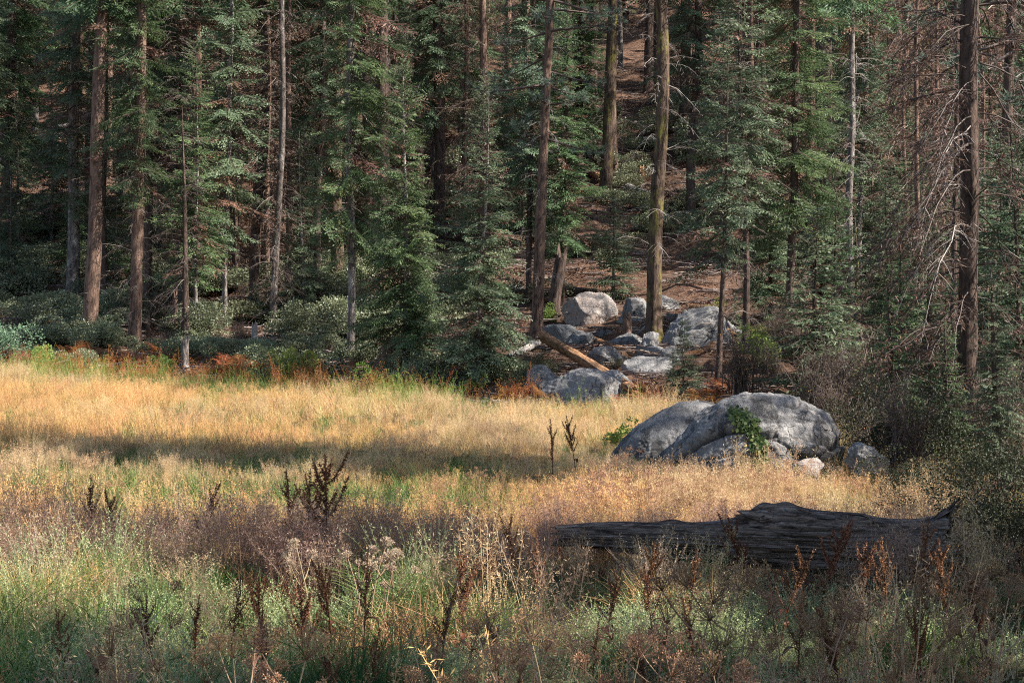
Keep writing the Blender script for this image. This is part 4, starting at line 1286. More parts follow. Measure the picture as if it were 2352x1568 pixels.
for (x0, x1, d0, d1, n, smin, smax, where) in [(1960, 2340, 25, 34, 11, .5, .85, 'in the shaded thicket'), (1860, 2020, 29, 38, 7, .45, .8, 'behind the huge humped boulder'), (1680, 2360, 38, 60, 30, .8, 1.4, 'in the dim wood'),
                                               (300, 1000, 54, 66, 14, .6, 1.1, 'in the dim wood')]:
    for k in range(n):
        px, D = random.uniform(x0, x1), random.uniform(d0, d1)
        for w in random.sample(tw, len(tw)):
            lab = f'{w} bare twigged shrub {where} near {lm(px)}'
            if lab not in usedt: break
        usedt.add(lab)
        K_twig.put(random.randrange(3), spot(px, D), random.uniform(0, 6.28), random.uniform(smin, smax) * (.6 if px < 1850 else 1), lab, 'bare twigged shrubs in the shaded wood')
for px, D, s, lab in [(2075, 34, .62, 'dark small fir in the thicket left of the dark dead pine'), (2140, 33, .62, 'dim fir touching the dark dead pine from the left'), (2340, 31, .7, 'dim fir at the picture edge under the bent bough'),
                      (2290, 25, .38, 'dark small fir behind the tallest dark bush'), (2175, 27.5, .36, 'dark small fir at the foot of the dark dead pine'), (2050, 29, .5, 'dark small fir behind the small sunlit rock'), (1925, 47, .8, 'dark fir behind the dark young fir and the huge boulder'), (1770, 52, .75, 'dim fir between the dim drooping one and the tallest sunlit fir'), (2010, 52, .9, 'dark skirted fir behind the snapped stub'),
                      (2130, 50, .95, 'dim fir deep in the thicket behind the dark dead pine'), (1890, 60, 1.0, 'deep green fir behind the tallest sunlit fir'), (2250, 48, 1.0, 'grey green fir in the gap right of the dark dead pine'), (1740, 62, .9, 'dusky fir on the slope right of the clearing'), (2070, 64, 1.25, 'broad fir on the slope behind the thin brown dead fir'), (2120, 70, 1.3, 'tall young fir on the slope behind the thicket'), (2170, 62, 1.2, 'grey green fir on the slope just left of the dark dead pine'), (2200, 76, 1.3, 'fir high behind the top of the dark dead pine'), (2270, 66, 1.25, 'fir on the slope just right of the dark dead pine'), (2330, 60, 1.2, 'fir on the slope behind the bent bough pine'), (2015, 74, 1.3, 'tall young fir on the slope behind the twin grey trunks'), (2240, 58, 1.1, 'shadowed fir straight behind the dark dead pine'), (2100, 56, 1.15, 'dense fir beside the thin brown dead fir')]:
    x, y, z = spot(px, D)
    tree('fir_tree', lab, 'tree', (x, y, z), 8 * s, .07, 'bark_dark', random.choice(['far_y', 'far_y2', 'young_b']), None, cs=(s, s, s), q=0)

# ---------------------------------------------------------------- bracken
def fern_parts(seed, nf=8, L=.62):
    r = np.random.default_rng(seed)
    a = Acc(); b = Acc()
    for k in range(nf):
        az = k * 6.28 / nf + r.normal(0, .3)
        o = np.array([math.cos(az), math.sin(az), 0]); sd = np.array([-o[1], o[0], 0])
        l = L * r.uniform(.7, 1.15)
        t = np.linspace(0, 1, 8)
        P = o * (t ** 1.2 * l * .75)[:, None] + np.array([0, 0, 1]) * (l * (.95 * t - .55 * t ** 2.4))[:, None]
        v, f = tubes(P[None], np.linspace(.006, .002, 8), 3)
        b.add(v, f, 0, .4)
        for q in np.linspace(.3, .98, 13):
            c = np.array([np.interp(q, t, P[:, j]) for j in range(3)])
            pl = l * .42 * (1 - q) ** .8 + .03
            for sg in (-1, 1):
                d = unit(sd * sg + o * .45 + np.array([0, 0, r.normal(-.1, .15)]))
                m = 5
                qq = np.linspace(.12, .95, m)
                base = c + d * (qq * pl)[:, None]
                ll = pl * .34 * (1 - qq * .8)
                for s2 in (-1, 1):
                    dd = unit(d * .6 + np.cross(d, np.array([0, 0, 1])) * s2)
                    D_ = dd * ll[:, None]
                    W_ = np.tile(d * pl * .05, (m, 1))
                    v, f = kites(base, D_, W_, .4)
                    a.add(v, f, 0, np.clip(r.random() * .6 + rep(r.random(m), 4) * .4, 0, 1))
    return [('frond', a.mesh('frond', M['fern'])), ('stem', b.mesh('stem', M['stalk']))]
K_fern = Kind('bracken_fern', 'fern', [fern_parts(1), fern_parts(2, 6), fern_parts(3, 9, .7)])
usedf = set()
fw = ['rusty', 'orange', 'curled brown', 'bright orange', 'dull rusty', 'withered', 'reddish', 'tawny', 'russet', 'copper']
for (x0, x1, y0, y1, n) in [(480, 650, 838, 862, 26), (230, 430, 815, 842, 18), (70, 240, 815, 835, 10), (640, 900, 860, 890, 8), (1150, 1300, 905, 935, 8), (1440, 1500, 905, 945, 12), (1600, 1700, 880, 915, 8), (1880, 1960, 840, 920, 9), (1900, 1960, 960, 1000, 5), (860, 1060, 890, 912, 6)]:
    for k in range(n):
        px, py = random.uniform(x0, x1), random.uniform(y0, y1)
        D = hit(px, py)
        if px > 1590: D = random.uniform(39, 48)
        elif px < 1100: D -= random.uniform(0, 1.2)
        near = ('the peeled orange log' if 1400 < px < 1520 else 'the broad lit rock dome' if 1200 < px < 1400 else lm(px))
        for w in random.sample(fw, len(fw)):
            lab = f'{w} bracken fern at the meadow edge by {near}'
            if lab not in usedf: break
        usedf.add(lab)
        K_fern.put(random.randrange(3), spot(px, D), random.uniform(0, 6.28), (random.uniform(.8, 1.5), random.uniform(.7, 1.3), random.uniform(.6, 1.35)), lab, 'dead bracken along the meadow edge', (random.gauss(0, .28), random.gauss(0, .28)))

# ---------------------------------------------------------------- dock, umbels, tall dry plants in the foreground
def dock_parts(seed, H=1.05):
    r = np.random.default_rng(seed)
    st, se = Acc(), Acc()
    bend = r.normal(0, .11, 2)
    ndens = r.uniform(.0013, .0030); blen = r.uniform(.7, 1.35)
    t = np.linspace(0, 1, 8)
    P = np.stack([bend[0] * t ** 2, bend[1] * t ** 2, H * t], -1)
    v, f = tubes(P[None], np.linspace(.0085, .003, 8), 6)
    st.add(v, f, 0, .25)
    axes = [(P, .55)]
    nb = r.integers(11, 17)
    for k in range(nb):
        q = .45 + .42 * k / nb
        b = np.array([np.interp(q, t, P[:, j]) for j in range(3)])
        az = r.uniform(0, 6.28)
        l = blen * H * r.uniform(.10, .36) * (1.2 - q * .75)
        u = np.linspace(0, 1, 5)
        o = np.array([math.cos(az), math.sin(az), 0])
        Q = b + o * (l * .55 * u ** .75)[:, None] + np.array([0, 0, 1]) * (l * u ** 1.25 * .95)[:, None]
        v, f = tubes(Q[None], np.linspace(.0045, .002, 5), 4)
        st.add(v, f, 0, .25)
        axes.append((Q, .08))
    for (Q, q0) in axes:
        L = np.linalg.norm(np.diff(Q, axis=0), axis=1).sum() * (1 - q0)
        m = int(L / ndens)
        whorl = np.floor(r.uniform(0, L / .028, m)) * .028 / L
        q = np.clip(q0 + (whorl + r.normal(0, .006 / L, m)) * (1 - q0), q0, 1)
        u = np.linspace(0, 1, len(Q))
        b = np.stack([np.interp(q, u, Q[:, j]) for j in range(3)], -1)
        d = unit(r.normal(0, 1, (m, 3)) + np.array([0, 0, -.2])) * r.uniform(.012, .034, (m, 1)) * (1.1 - .35 * q)[:, None]
        w = unit(np.cross(d, r.normal(0, 1, (m, 3)))) * .0052
        v, f = kites(b, d, w, .65)
        se.add(v, f, 0, rep(r.random(m), 4))
    out = [('stem', st.mesh('stem', M['dock'], True)), ('seed_head', se.mesh('seed_head', M['dock']))]
    for k in range(r.integers(3, 6)):
        la = Acc()
        q = r.uniform(.12, .45)
        b = np.array([np.interp(q, t, P[:, j]) for j in range(3)])
        az = r.uniform(0, 6.28)
        o = np.array([math.cos(az), math.sin(az), 0]); sd = np.array([-o[1], o[0], 0])
        l = r.uniform(.10, .22)
        u = np.linspace(0, 1, 8)
        curl = r.uniform(1.5, 4.5)
        ang = .9 - curl * u
        step = l / 7
        cx = np.concatenate([[0], np.cumsum(np.cos(ang[:-1]) * step)]); cz = np.concatenate([[0], np.cumsum(np.sin(ang[:-1]) * step)])
        Q = b + o * cx[:, None] + np.array([0, 0, 1]) * cz[:, None]
        hw = .024 * np.sin(u * PI * .9 + .15)
        Q2 = Q + np.array([0, 0, -.008])
        v, f = ribbons(Q[None], (sd * .6 + o * .3)[None], hw)
        # fold along the midrib
        vv = np.stack([Q - (sd[None] * hw[:, None]) + np.array([0, 0, .012]), Q, Q + sd[None] * hw[:, None] + np.array([0, 0, .012])], 1).reshape(-1, 3)
        i = np.arange(7) * 3
        ff = np.concatenate([np.stack([i, i + 1, i + 4, i + 3], -1), np.stack([i + 1, i + 2, i + 5, i + 4], -1)])
        la.add(vv, ff, 0, r.random())
        out.append(('leaf', la.mesh('leaf', M['dockleaf'], True)))
    return out
K_dock = Kind('dock_plant', 'plant', [dock_parts(s) for s in range(1, 11)])
# (photo x, y of the tip, distance, height)
DOCKS = [(752, 1062, 17.2, 1.02, 'tallest rusty dock of the three standing against the golden grass'), (672, 1095, 17.2, .9, 'rusty dock left in the trio against the golden grass'), (706, 1098, 17.6, .85, 'slim middle dock of the trio against the golden grass'),
         (208, 1088, 18.0, .8, 'dark dock alone in the purplish grass left of the bright green sedge end'), (265, 1118, 18.2, .6, 'short dark dock beside the lone one in purplish grass'), (450, 1100, 18.0, .7, 'faint brown dock standing in purplish grass between the lone dock and the trio'),
         (832, 1268, 13.0, .95, 'dark seed headed dock in front of the creamy flower tuft'), (762, 1270, 13.4, .9, 'dark dock left of the creamy flower tuft, above silvery herbs'), (606, 1315, 12.4, .8, 'thick dark dock at the left side of the silvery herb mound'),
         (454, 1362, 11.8, .72, 'branched dark dock before the sunlit silvery herbs'), (360, 1375, 11.4, .7, 'bushy dark dock lower left of the branched dark dock'), (614, 1400, 10.6, .7, 'bushy reddish dock below the silvery herb mound'),
         (1205, 1180, 15.6, 1.0, 'dark dock with curled leaves just left of the charred log tip'), (1238, 1225, 14.8, .95, 'second dark dock with curled leaves near the charred log tip'), (1130, 1215, 15.2, .75, 'reddish dock left of the two docks at the log tip'),
         (1395, 1295, 13.4, .75, 'thin dark dock below the thin end of the charred log'), (1505, 1290, 13.0, .95, 'tall thin dock in front of the middle of the charred log'), (1880, 1175, 15.2, .95, 'rusty dock in front of the thick part of the charred log'),
         (1975, 1240, 14.2, .85, 'brown dock with large curled leaves under the thick end of the charred log'), (1600, 1370, 11.4, .8, 'dark dock behind the pale forked umbel stalk'), (1720, 1180, 15.8, .6, 'thin brown dock beside the knob of the charred log'),
         (1270, 960, 25.0, .75, 'lone dark dock in the pale meadow left of the smooth sloping boulder'), (2105, 1200, 14.6, .8, 'orange dock spike before the thick end of the charred log'), (845, 1440, 10.4, .6, 'dock with big curled orange leaves in the dark grass'),
         (770, 1480, 10.0, .5, 'low curled dock beside the dark green grass'), (1500, 1480, 10.2, .6, 'brown dock among the umbels below the log middle'), (1355, 1420, 11.0, .7, 'brown curled dock left of the tall thin dock'),
         (205, 1470, 10.8, .55, 'bare thin dock before the sunlit silvery herbs at left'), (1065, 1260, 13.6, .75, 'rust brown dock between the creamy flowers and the log tip'), (1010, 1330, 11.8, .7, 'rust brown dock right of the creamy flowers, low in the grass'), (1455, 1240, 14.6, .7, 'reddish dock leaning against the thin half of the charred log'), (1570, 1255, 14.2, .6, 'short reddish dock under the thin half of the charred log'),
         (1790, 1250, 13.8, .8, 'rust brown dock left of the rusty one before the thick log'), (2040, 1225, 14.0, .8, 'tall rusty dock between the brown curled dock and the orange spike'), (2180, 1240, 13.6, .8, 'rusty dock at the right end of the charred log'), (2260, 1290, 12.4, .75, 'brown dock right of the charred log end under the dark bush'),
         (1830, 1340, 11.6, .7, 'dark dock in the shaded grass below the log knob'), (1930, 1380, 10.8, .7, 'brown dock in the shaded grass below the thick half of the log'), (2120, 1390, 10.6, .65, 'brown dock among the corner umbels'), (1150, 1390, 11.0, .65, 'dark dock left of the brown curled dock'),
         (700, 1330, 12.0, .6, 'thin dark dock inside the silvery herb mound'), (520, 1320, 12.6, .6, 'thin rusty dock left of the silvery herb mound'), (150, 1400, 11.4, .6, 'thin rusty dock before the tall sunlit tussock'),
         (1640, 1460, 9.8, .6, 'dark dock near the pale forked umbel stalk foot'), (1325, 950, 26, .5, 'small brown dock in the pale meadow right of the lone dark dock')]
for k, (px, py, D, H, lab) in enumerate(DOCKS):
    x = (px - CX) / FPX * D
    gz = T(x, D)
    h = (CY - py) / FPX * D - gz
    s = max(.45, min(1.35, h / 1.05))
    K_dock.put(k, (x, D, gz), random.uniform(0, 6.28), ((s * .9 + .1) * (1.35 if k < 3 else 1), (s * .9 + .1) * (1.35 if k < 3 else 1), s * (1.06 if k < 3 else 1)), lab, None, (random.gauss(0, .02 if k < 3 else .08), random.gauss(0, .02 if k < 3 else .08)))

def umbel_parts(seed, H=.85, mat='umbel', hs=1.0):
    r = np.random.default_rng(seed)
    st = Acc()
    out = []
    bend = r.normal(0, .08, 2)
    t = np.linspace(0, 1, 7)
    P = np.stack([bend[0] * t ** 2 + r.normal(0, .006, 7), bend[1] * t ** 2, H * t], -1)
    v, f = tubes(P[None], np.linspace(.0065, .0035, 7), 6)
    st.add(v, f, 0, .6)
    heads = [(P[-1], unit(P[-1] - P[-2]), r.uniform(.10, .14))]
    for k in range(r.integers(1, 4)):
        q = r.uniform(.45, .8)
        b = np.array([np.interp(q, t, P[:, j]) for j in range(3)])
        az = r.uniform(0, 6.28)
        o = np.array([math.cos(az), math.sin(az), 0])
        l = H * r.uniform(.2, .4)
        u = np.linspace(0, 1, 6)
        Q = b + o * (l * .7 * u)[:, None] + np.array([0, 0, 1]) * (l * (.35 * u + .5 * u ** 2))[:, None]
        v, f = tubes(Q[None], np.linspace(.005, .0035, 6), 5)
        st.add(v, f, 0, .6)
        heads.append((Q[-1], unit(Q[-1] - Q[-2]), r.uniform(.06, .11)))
    out.append(('stem', st.mesh('stem', M['stalk'], True)))
    for (c, d, R) in heads:
        R = R * hs
        a = Acc()
        n = 17
        rd = unit(d + r.normal(0, .55, (n, 3)))
        ends = c + rd * R * r.uniform(.8, 1.1, (n, 1))
        midp = c + rd * R * .5 + d * R * -.04
        v, f = tubes(np.stack([np.tile(c, (n, 1)), midp, ends], 1), [.0022, .0018, .0015], 3)
        a.add(v, f, 0, .5)
        m = 9
        e2 = np.repeat(ends, m, 0)
        dd = unit(np.repeat(rd, m, 0) * .7 + r.normal(0, .7, (n * m, 3)))
        l = R * .22 * r.uniform(.6, 1.2, (n * m, 1))
        w = unit(np.cross(dd, r.normal(0, 1, (n * m, 3)))) * .0012
        v, f = kites(e2, dd * l, w, .5)
        a.add(v, f, 0, .5)
        tip = e2 + dd * l
        td = dd * r.uniform(.010, .017, (n * m, 1))
        w = unit(np.cross(dd, r.normal(0, 1, (n * m, 3)))) * .0042
        v, f = kites(tip, td, w, .5)
        a.add(v, f, 0, rep(r.random(n * m), 4))
        out.append(('umbel', a.mesh('umbel', M[mat])))
    return out
K_umb = Kind('umbel_plant', 'plant', [umbel_parts(s) for s in (1, 2, 3, 4, 5, 6)])
UMB = [(1590, 1345, 9.6, 'pale forked umbel plant with two flat orange heads'), (1640, 1350, 9.4, 'orange umbel plant leaning right of the pale forked one'), (1700, 1335, 10.2, 'wide flat umbel before the charred log middle'), (1280, 1455, 8.2, 'umbel plant with a white bent stem at the bottom edge'),
       (1430, 1478, 8.0, 'umbel plant on a curved white stem at the bottom edge'), (1500, 1462, 8.4, 'pinkish umbel plant with round seed balls right of the curved stem'), (1220, 1460, 8.6, 'brown umbel plant left of the white bent stem'), (1560, 1410, 9.4, 'umbel plant with scattered pale balls under the forked one'),
       (340, 1370, 10.8, 'purplish umbel plant behind the bushy dark dock'), (300, 1420, 10.0, 'brown umbel plant left of the bushy dark dock'), (560, 1480, 9.0, 'brown umbel plant at the bottom edge below the reddish dock')]
for px, py, D, lab in UMB:
    x = (px - CX) / FPX * D
    gz = T(x, D)
    s = max(.5, min(1.5, ((CY - py) / FPX * D - gz) / .9))
    K_umb.put(random.randrange(6), (x, D, gz), random.uniform(0, 6.28), s, lab, None, (random.gauss(0, .07), random.gauss(0, .07)))
areas = [(900, 1200, 'brown umbel plant low at the bottom edge left of the white bent stem', 9, 7.4, 10.0), (1500, 1760, 'brown umbel plant at the bottom edge under the forked one', 9, 7.4, 9.6),
         (1760, 2050, 'brown umbel plant at the bottom edge below the thick charred log', 13, 7.4, 11.5), (2050, 2360, 'brown umbel plant in the bottom right corner', 14, 7.4, 12.0), (380, 720, 'dusky umbel plant at the bottom edge under the docks', 5, 7.6, 9.2), (-10, 300, 'faded umbel plant in the bottom left corner', 3, 7.6, 8.8)]
for x0, x1, lab, n, d0, d1 in areas:
    for k in range(n):
        D = random.uniform(d0, d1)
        px = random.uniform(x0, x1)
        x, y, z = spot(px, D)
        K_umb.put(random.randrange(6), (x, y, z), random.uniform(0, 6.28), random.uniform(.62, 1.0), lab, lab.replace('brown umbel plant', 'brown umbel plants').replace('umbel plant ', 'umbel plants '), (random.gauss(0, .1), random.gauss(0, .1)))

# creamy flower tuft
K_cream = Kind('flower_stalk', 'plant', [umbel_parts(s, .7, 'cream', .42) for s in (21, 22)])
for px, py, D, lab in [(848, 1232, 14.2, 'tallest creamy seed flower above the silvery herb mound'), (815, 1250, 14.3, 'creamy seed flower left in the tuft'), (880, 1250, 14.2, 'creamy seed flower right in the tuft'), (905, 1255, 14.0, 'short creamy seed flower at the end of the tuft'),
                       (715, 1235, 14.4, 'creamy seed flower standing alone left of the tuft'), (835, 1262, 14.0, 'lowest creamy seed flower in the tuft')]:
    x = (px - CX) / FPX * D
    gz = T(x, D)
    s = max(.4, ((CY - py) / FPX * D - gz) / .78)
    K_cream.put(random.randrange(2), (x, D, gz), random.uniform(0, 6.28), s, lab)

# ---------------------------------------------------------------- grass and herbs (stuff)
def blades(r, n, h0, h1, w, spread, lean=.35, curve=.5, K=4):
    az = r.uniform(0, 6.28, n)
    o = np.stack([np.cos(az), np.sin(az), 0 * az], -1)
    b = np.stack([r.normal(0, spread, n), r.normal(0, spread, n), np.full(n, -.03)], -1)
    h = r.uniform(h0, h1, n)
    t = np.linspace(0, 1, K)
    l = r.uniform(0, lean, n) * h
    c = r.uniform(0, curve, n) * h
    P = b[:, None] + o[:, None] * (l[:, None] * t + c[:, None] * t ** 2.2)[..., None]
    P[..., 2] += h[:, None] * (t[None] - (.35 * (c / h))[:, None] * t[None] ** 3)
    sd = unit(np.cross(o, np.array([0, 0, 1.])) + r.normal(0, .5, (n, 3)))
    return P, sd, w * (1 - t) ** .7 + .0006

def tuft(seed, mat, n, h0, h1, w, spread, lean=.35, curve=.5, pan=0, pn=24, pl=.16, pw=.0025, pmat=None, ph=(.5, .7), airy=.05):
    r = np.random.default_rng(seed)
    a = Acc()
    if n:
        P, sd, ww = blades(r, n, h0, h1, w, spread, lean, curve)
        v, f = ribbons(P, sd, ww)
        a.add(v, f, 0, rep(r.random(n), P.shape[1] * 2))
    if pan:
        P, sd, ww = blades(r, pan, ph[0], ph[1], .0018, spread, .25, .25, 5)
        v, f = ribbons(P, sd, np.array([.0022, .002, .0018, .0014, .001]))
        a.add(v, f, 1, rep(r.random(pan) * .5 + .3, 10))
        m = pan * pn
        k = np.repeat(np.arange(pan), pn)
        q = r.uniform(1 - pl / .6, 1, m)
        lo = np.minimum((q * 4).astype(int), 3); fr = (q * 4 - lo)[:, None]
        b = P[k, lo] * (1 - fr) + P[k, lo + 1] * fr
        off = unit(r.normal(0, 1, (m, 3)) + np.array([0, 0, .8])) * (airy * r.uniform(.2, 1, m) * (1.25 - q))[:, None] * 2.2
        d = unit(off + r.normal(0, .02, (m, 3))) * r.uniform(.015, .04, (m, 1))
        w_ = unit(np.cross(d, r.normal(0, 1, (m, 3)))) * pw
        v, f = kites(b + off, d, w_, .5)
        a.add(v, f, 1, rep(r.random(m), 4))
        w_ = unit(np.cross(off, r.normal(0, 1, (m, 3)))) * .0006
        v, f = kites(b, off, w_, .3)
        a.add(v, f, 1, .4)
    return a.mesh('tuft', [M[mat], M[pmat or mat]])

def herb(seed, n=34, h0=.15, h1=.42, mat='sage', sp=.13):
    r = np.random.default_rng(seed)
    a = Acc()
    P, sd, ww = blades(r, n, h0, h1, .002, sp, .7, .5, 5)
    v, f = ribbons(P, sd, np.full(5, .0016))
    a.add(v, f, 0, .3)
    m = 26
    k = np.repeat(np.arange(n), m)
    q = np.tile(np.linspace(.12, 1, m), n)
    lo = np.minimum((q * 4).astype(int), 3); fr = (q * 4 - lo)[:, None]
    b = P[k, lo] * (1 - fr) + P[k, lo + 1] * fr
    d = unit(r.normal(0, 1, (n * m, 3)) + np.array([0, 0, .35])) * (r.uniform(.012, .03, (n * m, 1)) * (1.2 - .5 * q)[:, None])
    w_ = unit(np.cross(d, r.normal(0, 1, (n * m, 3)))) * .0055
    v, f = kites(b, d, w_, .5)
    a.add(v, f, 0, rep(np.clip(r.random(n)[k] * .4 + .5 * r.random(n * m) + .1 * q, 0, 1), 4))
    return a.mesh('herb', [M[mat]])

def small_umbels(seed):
    r = np.random.default_rng(seed)
    a = Acc()
    n = 7
    P, sd, ww = blades(r, n, .55, .85, .002, .14, .12, .12, 4)
    v, f = ribbons(P, sd, np.array([.0035, .003, .0025, .002]))
    a.add(v, f, 0, .6)
    for k in range(n):
        c = P[k, -1]; m = 42
        d = unit(r.normal(0, 1, (m, 3)) * np.array([1, 1, .45]) + np.array([0, 0, .6]))
        e = d * r.uniform(.03, .065, (m, 1))
        v, f = kites(np.tile(c, (m, 1)), e, unit(np.cross(d, r.normal(0, 1, (m, 3)))) * .001, .5)
        a.add(v, f, 0, .4)
        v, f = kites(c + e, d * .016, unit(np.cross(d, r.normal(0, 1, (m, 3)))) * .006, .5)
        a.add(v, f, 0, rep(r.random(m), 4))
    return a.mesh('umbel_tuft', [M['umbel']])

def litter_mesh(seed):
    r = np.random.default_rng(seed)
    a = Acc()
    n = 26
    az = r.uniform(0, 6.28, n)
    d = np.stack([np.cos(az), np.sin(az), r.normal(0, .08, n)], -1) * r.uniform(.1, .75, n)[:, None]
    b = np.stack([r.uniform(-.5, .5, n), r.uniform(-.5, .5, n), r.uniform(.01, .07, n)], -1)
    v, f = tubes(np.stack([b, b + d * .5 + r.normal(0, .02, (n, 3)), b + d], 1), [.013, .010, .005], 4)
    a.add(v, f, 0, rep(r.random(n), 12))
    m = 90
    b = np.stack([r.uniform(-.6, .6, m), r.uniform(-.6, .6, m), r.uniform(.01, .05, m)], -1)
    d = unit(np.stack([r.normal(0, 1, m), r.normal(0, 1, m), r.normal(0, .25, m)], -1)) * r.uniform(.04, .12, (m, 1))
    v, f = kites(b, d, unit(np.cross(d, r.normal(0, 1, (m, 3)))) * .02, .5)
    a.add(v, f, 1, rep(r.random(m), 4))
    return a.mesh('litter', [M['twig'], M['brown']])

TUFTS = {
    'straw': [tuft(s, 'straw', 34, .28, .58, .0042, .12, .45, .6, 9, 16, .14, .0026, 'straw', (.45, .7)) for s in (1, 2, 3)],
    'amber': [tuft(s, 'amber', 30, .25, .55, .0042, .12, .4, .5, 10, 22, .16, .0028, 'amber', (.45, .66)) for s in (4, 5)],
    'pan': [tuft(s, 'straw', 12, .2, .45, .003, .12, .4, .5, 13, 46, .26, .0026, 'pan', (.5, .78), .08) for s in (6, 7)],
    'fuzz': [tuft(s, 'fuzz', 10, .2, .45, .003, .13, .4, .5, 15, 50, .28, .0026, 'fuzz', (.5, .8), .085) for s in (8, 9)],
    'green': [tuft(s, 'green' if s < 12 else 'darkgreen', 44, .22, .5, .0048, .11, .5, .9) for s in (10, 11, 12)],
    'sage': [herb(13), herb(14), herb(15, 30, .2, .5)],
    'lime': [tuft(s, 'lime', 26, .35, .75, .007, .14, .35, .4, 5, 12, .2, .004, 'lime', (.6, .95), .03) for s in (30, 31)],
    'redweed': [tuft(s, 'fern', 10, .25, .5, .006, .10, .5, .6, 8, 26, .3, .005, 'fern', (.5, .95), .03) for s in (32, 33)],
    'umb': [small_umbels(16), small_umbels(17)],
    'rust': [tuft(s, 'rust', 40, .15, .5, .0034, .14, .8, 1.2, 4, 16, .2, .003, 'rust', (.35, .6)) for s in (20, 21)],
    'litter': [litter_mesh(18), litter_mesh(19)],
}

def scatter(name, keys, xyz, rz, tilt, sc, idx, label):
    """one stuff object: plants standing at the given points"""
    col = bpy.data.collections.new(name + '_kinds')
    meshes = [m for k in keys for m in TUFTS[k]]
    for n_, m in enumerate(meshes):
        o = bpy.data.objects.new(f'{name}_tuft_{n_:02d}', m)
        col.objects.link(o)
    me = bpy.data.meshes.new(name)
    n = len(xyz)
    me.vertices.add(n)
    me.vertices.foreach_set('co', np.asarray(xyz, np.float32).ravel())
    at = me.attributes.new('rot', 'FLOAT_VECTOR', 'POINT')
    rot = np.stack([tilt[:, 0], tilt[:, 1], rz], -1)
    at.data.foreach_set('vector', rot.astype(np.float32).ravel())
    at = me.attributes.new('scl', 'FLOAT_VECTOR', 'POINT')
    at.data.foreach_set('vector', sc.astype(np.float32).ravel())
    at = me.attributes.new('pick', 'INT', 'POINT')
    at.data.foreach_set('value', idx.astype(np.int32))
    me.update()
    o = part(name, me)
    ng = bpy.data.node_groups.new(name, 'GeometryNodeTree')
    ng.interface.new_socket('Geometry', in_out='INPUT', socket_type='NodeSocketGeometry')
    ng.interface.new_socket('Geometry', in_out='OUTPUT', socket_type='NodeSocketGeometry')
    gi = ng.nodes.new('NodeGroupInput'); go = ng.nodes.new('NodeGroupOutput')
    ip = ng.nodes.new('GeometryNodeInstanceOnPoints')
    ci = ng.nodes.new('GeometryNodeCollectionInfo')
    ci.inputs['Collection'].default_value = col
    ci.inputs['Separate Children'].default_value = True
    ci.inputs['Reset Children'].default_value = True
    def attr(nm, typ):
        a = ng.nodes.new('GeometryNodeInputNamedAttribute')
        a.data_type = typ
        a.inputs['Name'].default_value = nm
        return [s for s in a.outputs if s.enabled and s.name == 'Attribute'][0]
    er = ng.nodes.new('FunctionNodeEulerToRotation')
    ng.links.new(attr('rot', 'FLOAT_VECTOR'), er.inputs[0])
    ng.links.new(gi.outputs[0], ip.inputs['Points'])
    ng.links.new(ci.outputs[0], ip.inputs['Instance'])
    ip.inputs['Pick Instance'].default_value = True
    ng.links.new(attr('pick', 'INT'), ip.inputs['Instance Index'])
    ng.links.new(er.outputs[0], ip.inputs['Rotation'])
    ng.links.new(attr('scl', 'FLOAT_VECTOR'), ip.inputs['Scale'])
    ng.links.new(ip.outputs[0], go.inputs[0])
    md = o.modifiers.new('plants', 'NODES')
    md.node_group = ng
    return tag(o, label, None, None, 'stuff')

def field(dens_max, dfun, d0=6.0, d1=51.0, amax=.43):
    """random points (x, y) over the visible ground with probability dfun(x, y) in 0..1"""
    area = amax * (d1 ** 2 - d0 ** 2)
    n = int(area * dens_max)
    y = np.sqrt(RNG.uniform(d0 ** 2, d1 ** 2, n))
    x = RNG.uniform(-amax, amax, n) * y
    p = dfun(x, y)
    k = RNG.random(n) < p
    return x[k], y[k]

def py_of(x, y):          # photo row of the ground there
    return CY - terrain(x, y) / y * FPX
def px_of(x, y):
    return CX + x / y * FPX

ROCKS = [(o.location.copy(), o.dimensions.copy()) for o in C.objects if o.name.startswith('boulder')]
def free(x, y):
    m = np.ones_like(x)
    for l, d in ROCKS:
        m *= 1 - ((((x - l.x) / (d.x * .47 + .01)) ** 2 + ((y - l.y) / (d.y * .47 + .01)) ** 2) < .85)
    # the charred log
    q = np.clip(((x - Lp[0]) * (Lq[0] - Lp[0]) + (y - Lp[1]) * (Lq[1] - Lp[1])) / ((Lq[0] - Lp[0]) ** 2 + (Lq[1] - Lp[1]) ** 2), 0, 1)
    dl = np.hypot(x - (Lp[0] + q * (Lq[0] - Lp[0])), y - (Lp[1] + q * (Lq[1] - Lp[1])))
    m *= dl > (.03 + .06 * q)
    return m

def meadow(x, y, soft=1.2):
    return sstep(soft, -soft * .5, y - edge(x / y)) * free(x, y) * (1 - .7 * sstep(.235, .27, x / y) * sstep(16, 19, y))

def patch(x, y, sc, seed, lo=.0, hi=.3):
    return sstep(lo, hi, fbm(x * sc, y * sc * 1.0, 0, seed, 3))

def mk(keys, x, y, smin, smax, tilt=.12, hv=.2, sfun=None):
    n = len(x)
    z = terrain(x, y)
    s = RNG.uniform(smin, smax, n)
    if sfun is not None: s = s * sfun(x, y)
    sc = np.stack([s, s, s * RNG.uniform(1 - hv, 1 + hv, n)], -1)
    cnt_ = sum(len(TUFTS[k]) for k in keys)
    return (np.stack([x, y, z], -1), RNG.uniform(0, 6.28, n), RNG.normal(0, tilt, (n, 2)), sc, RNG.integers(0, cnt_, n))

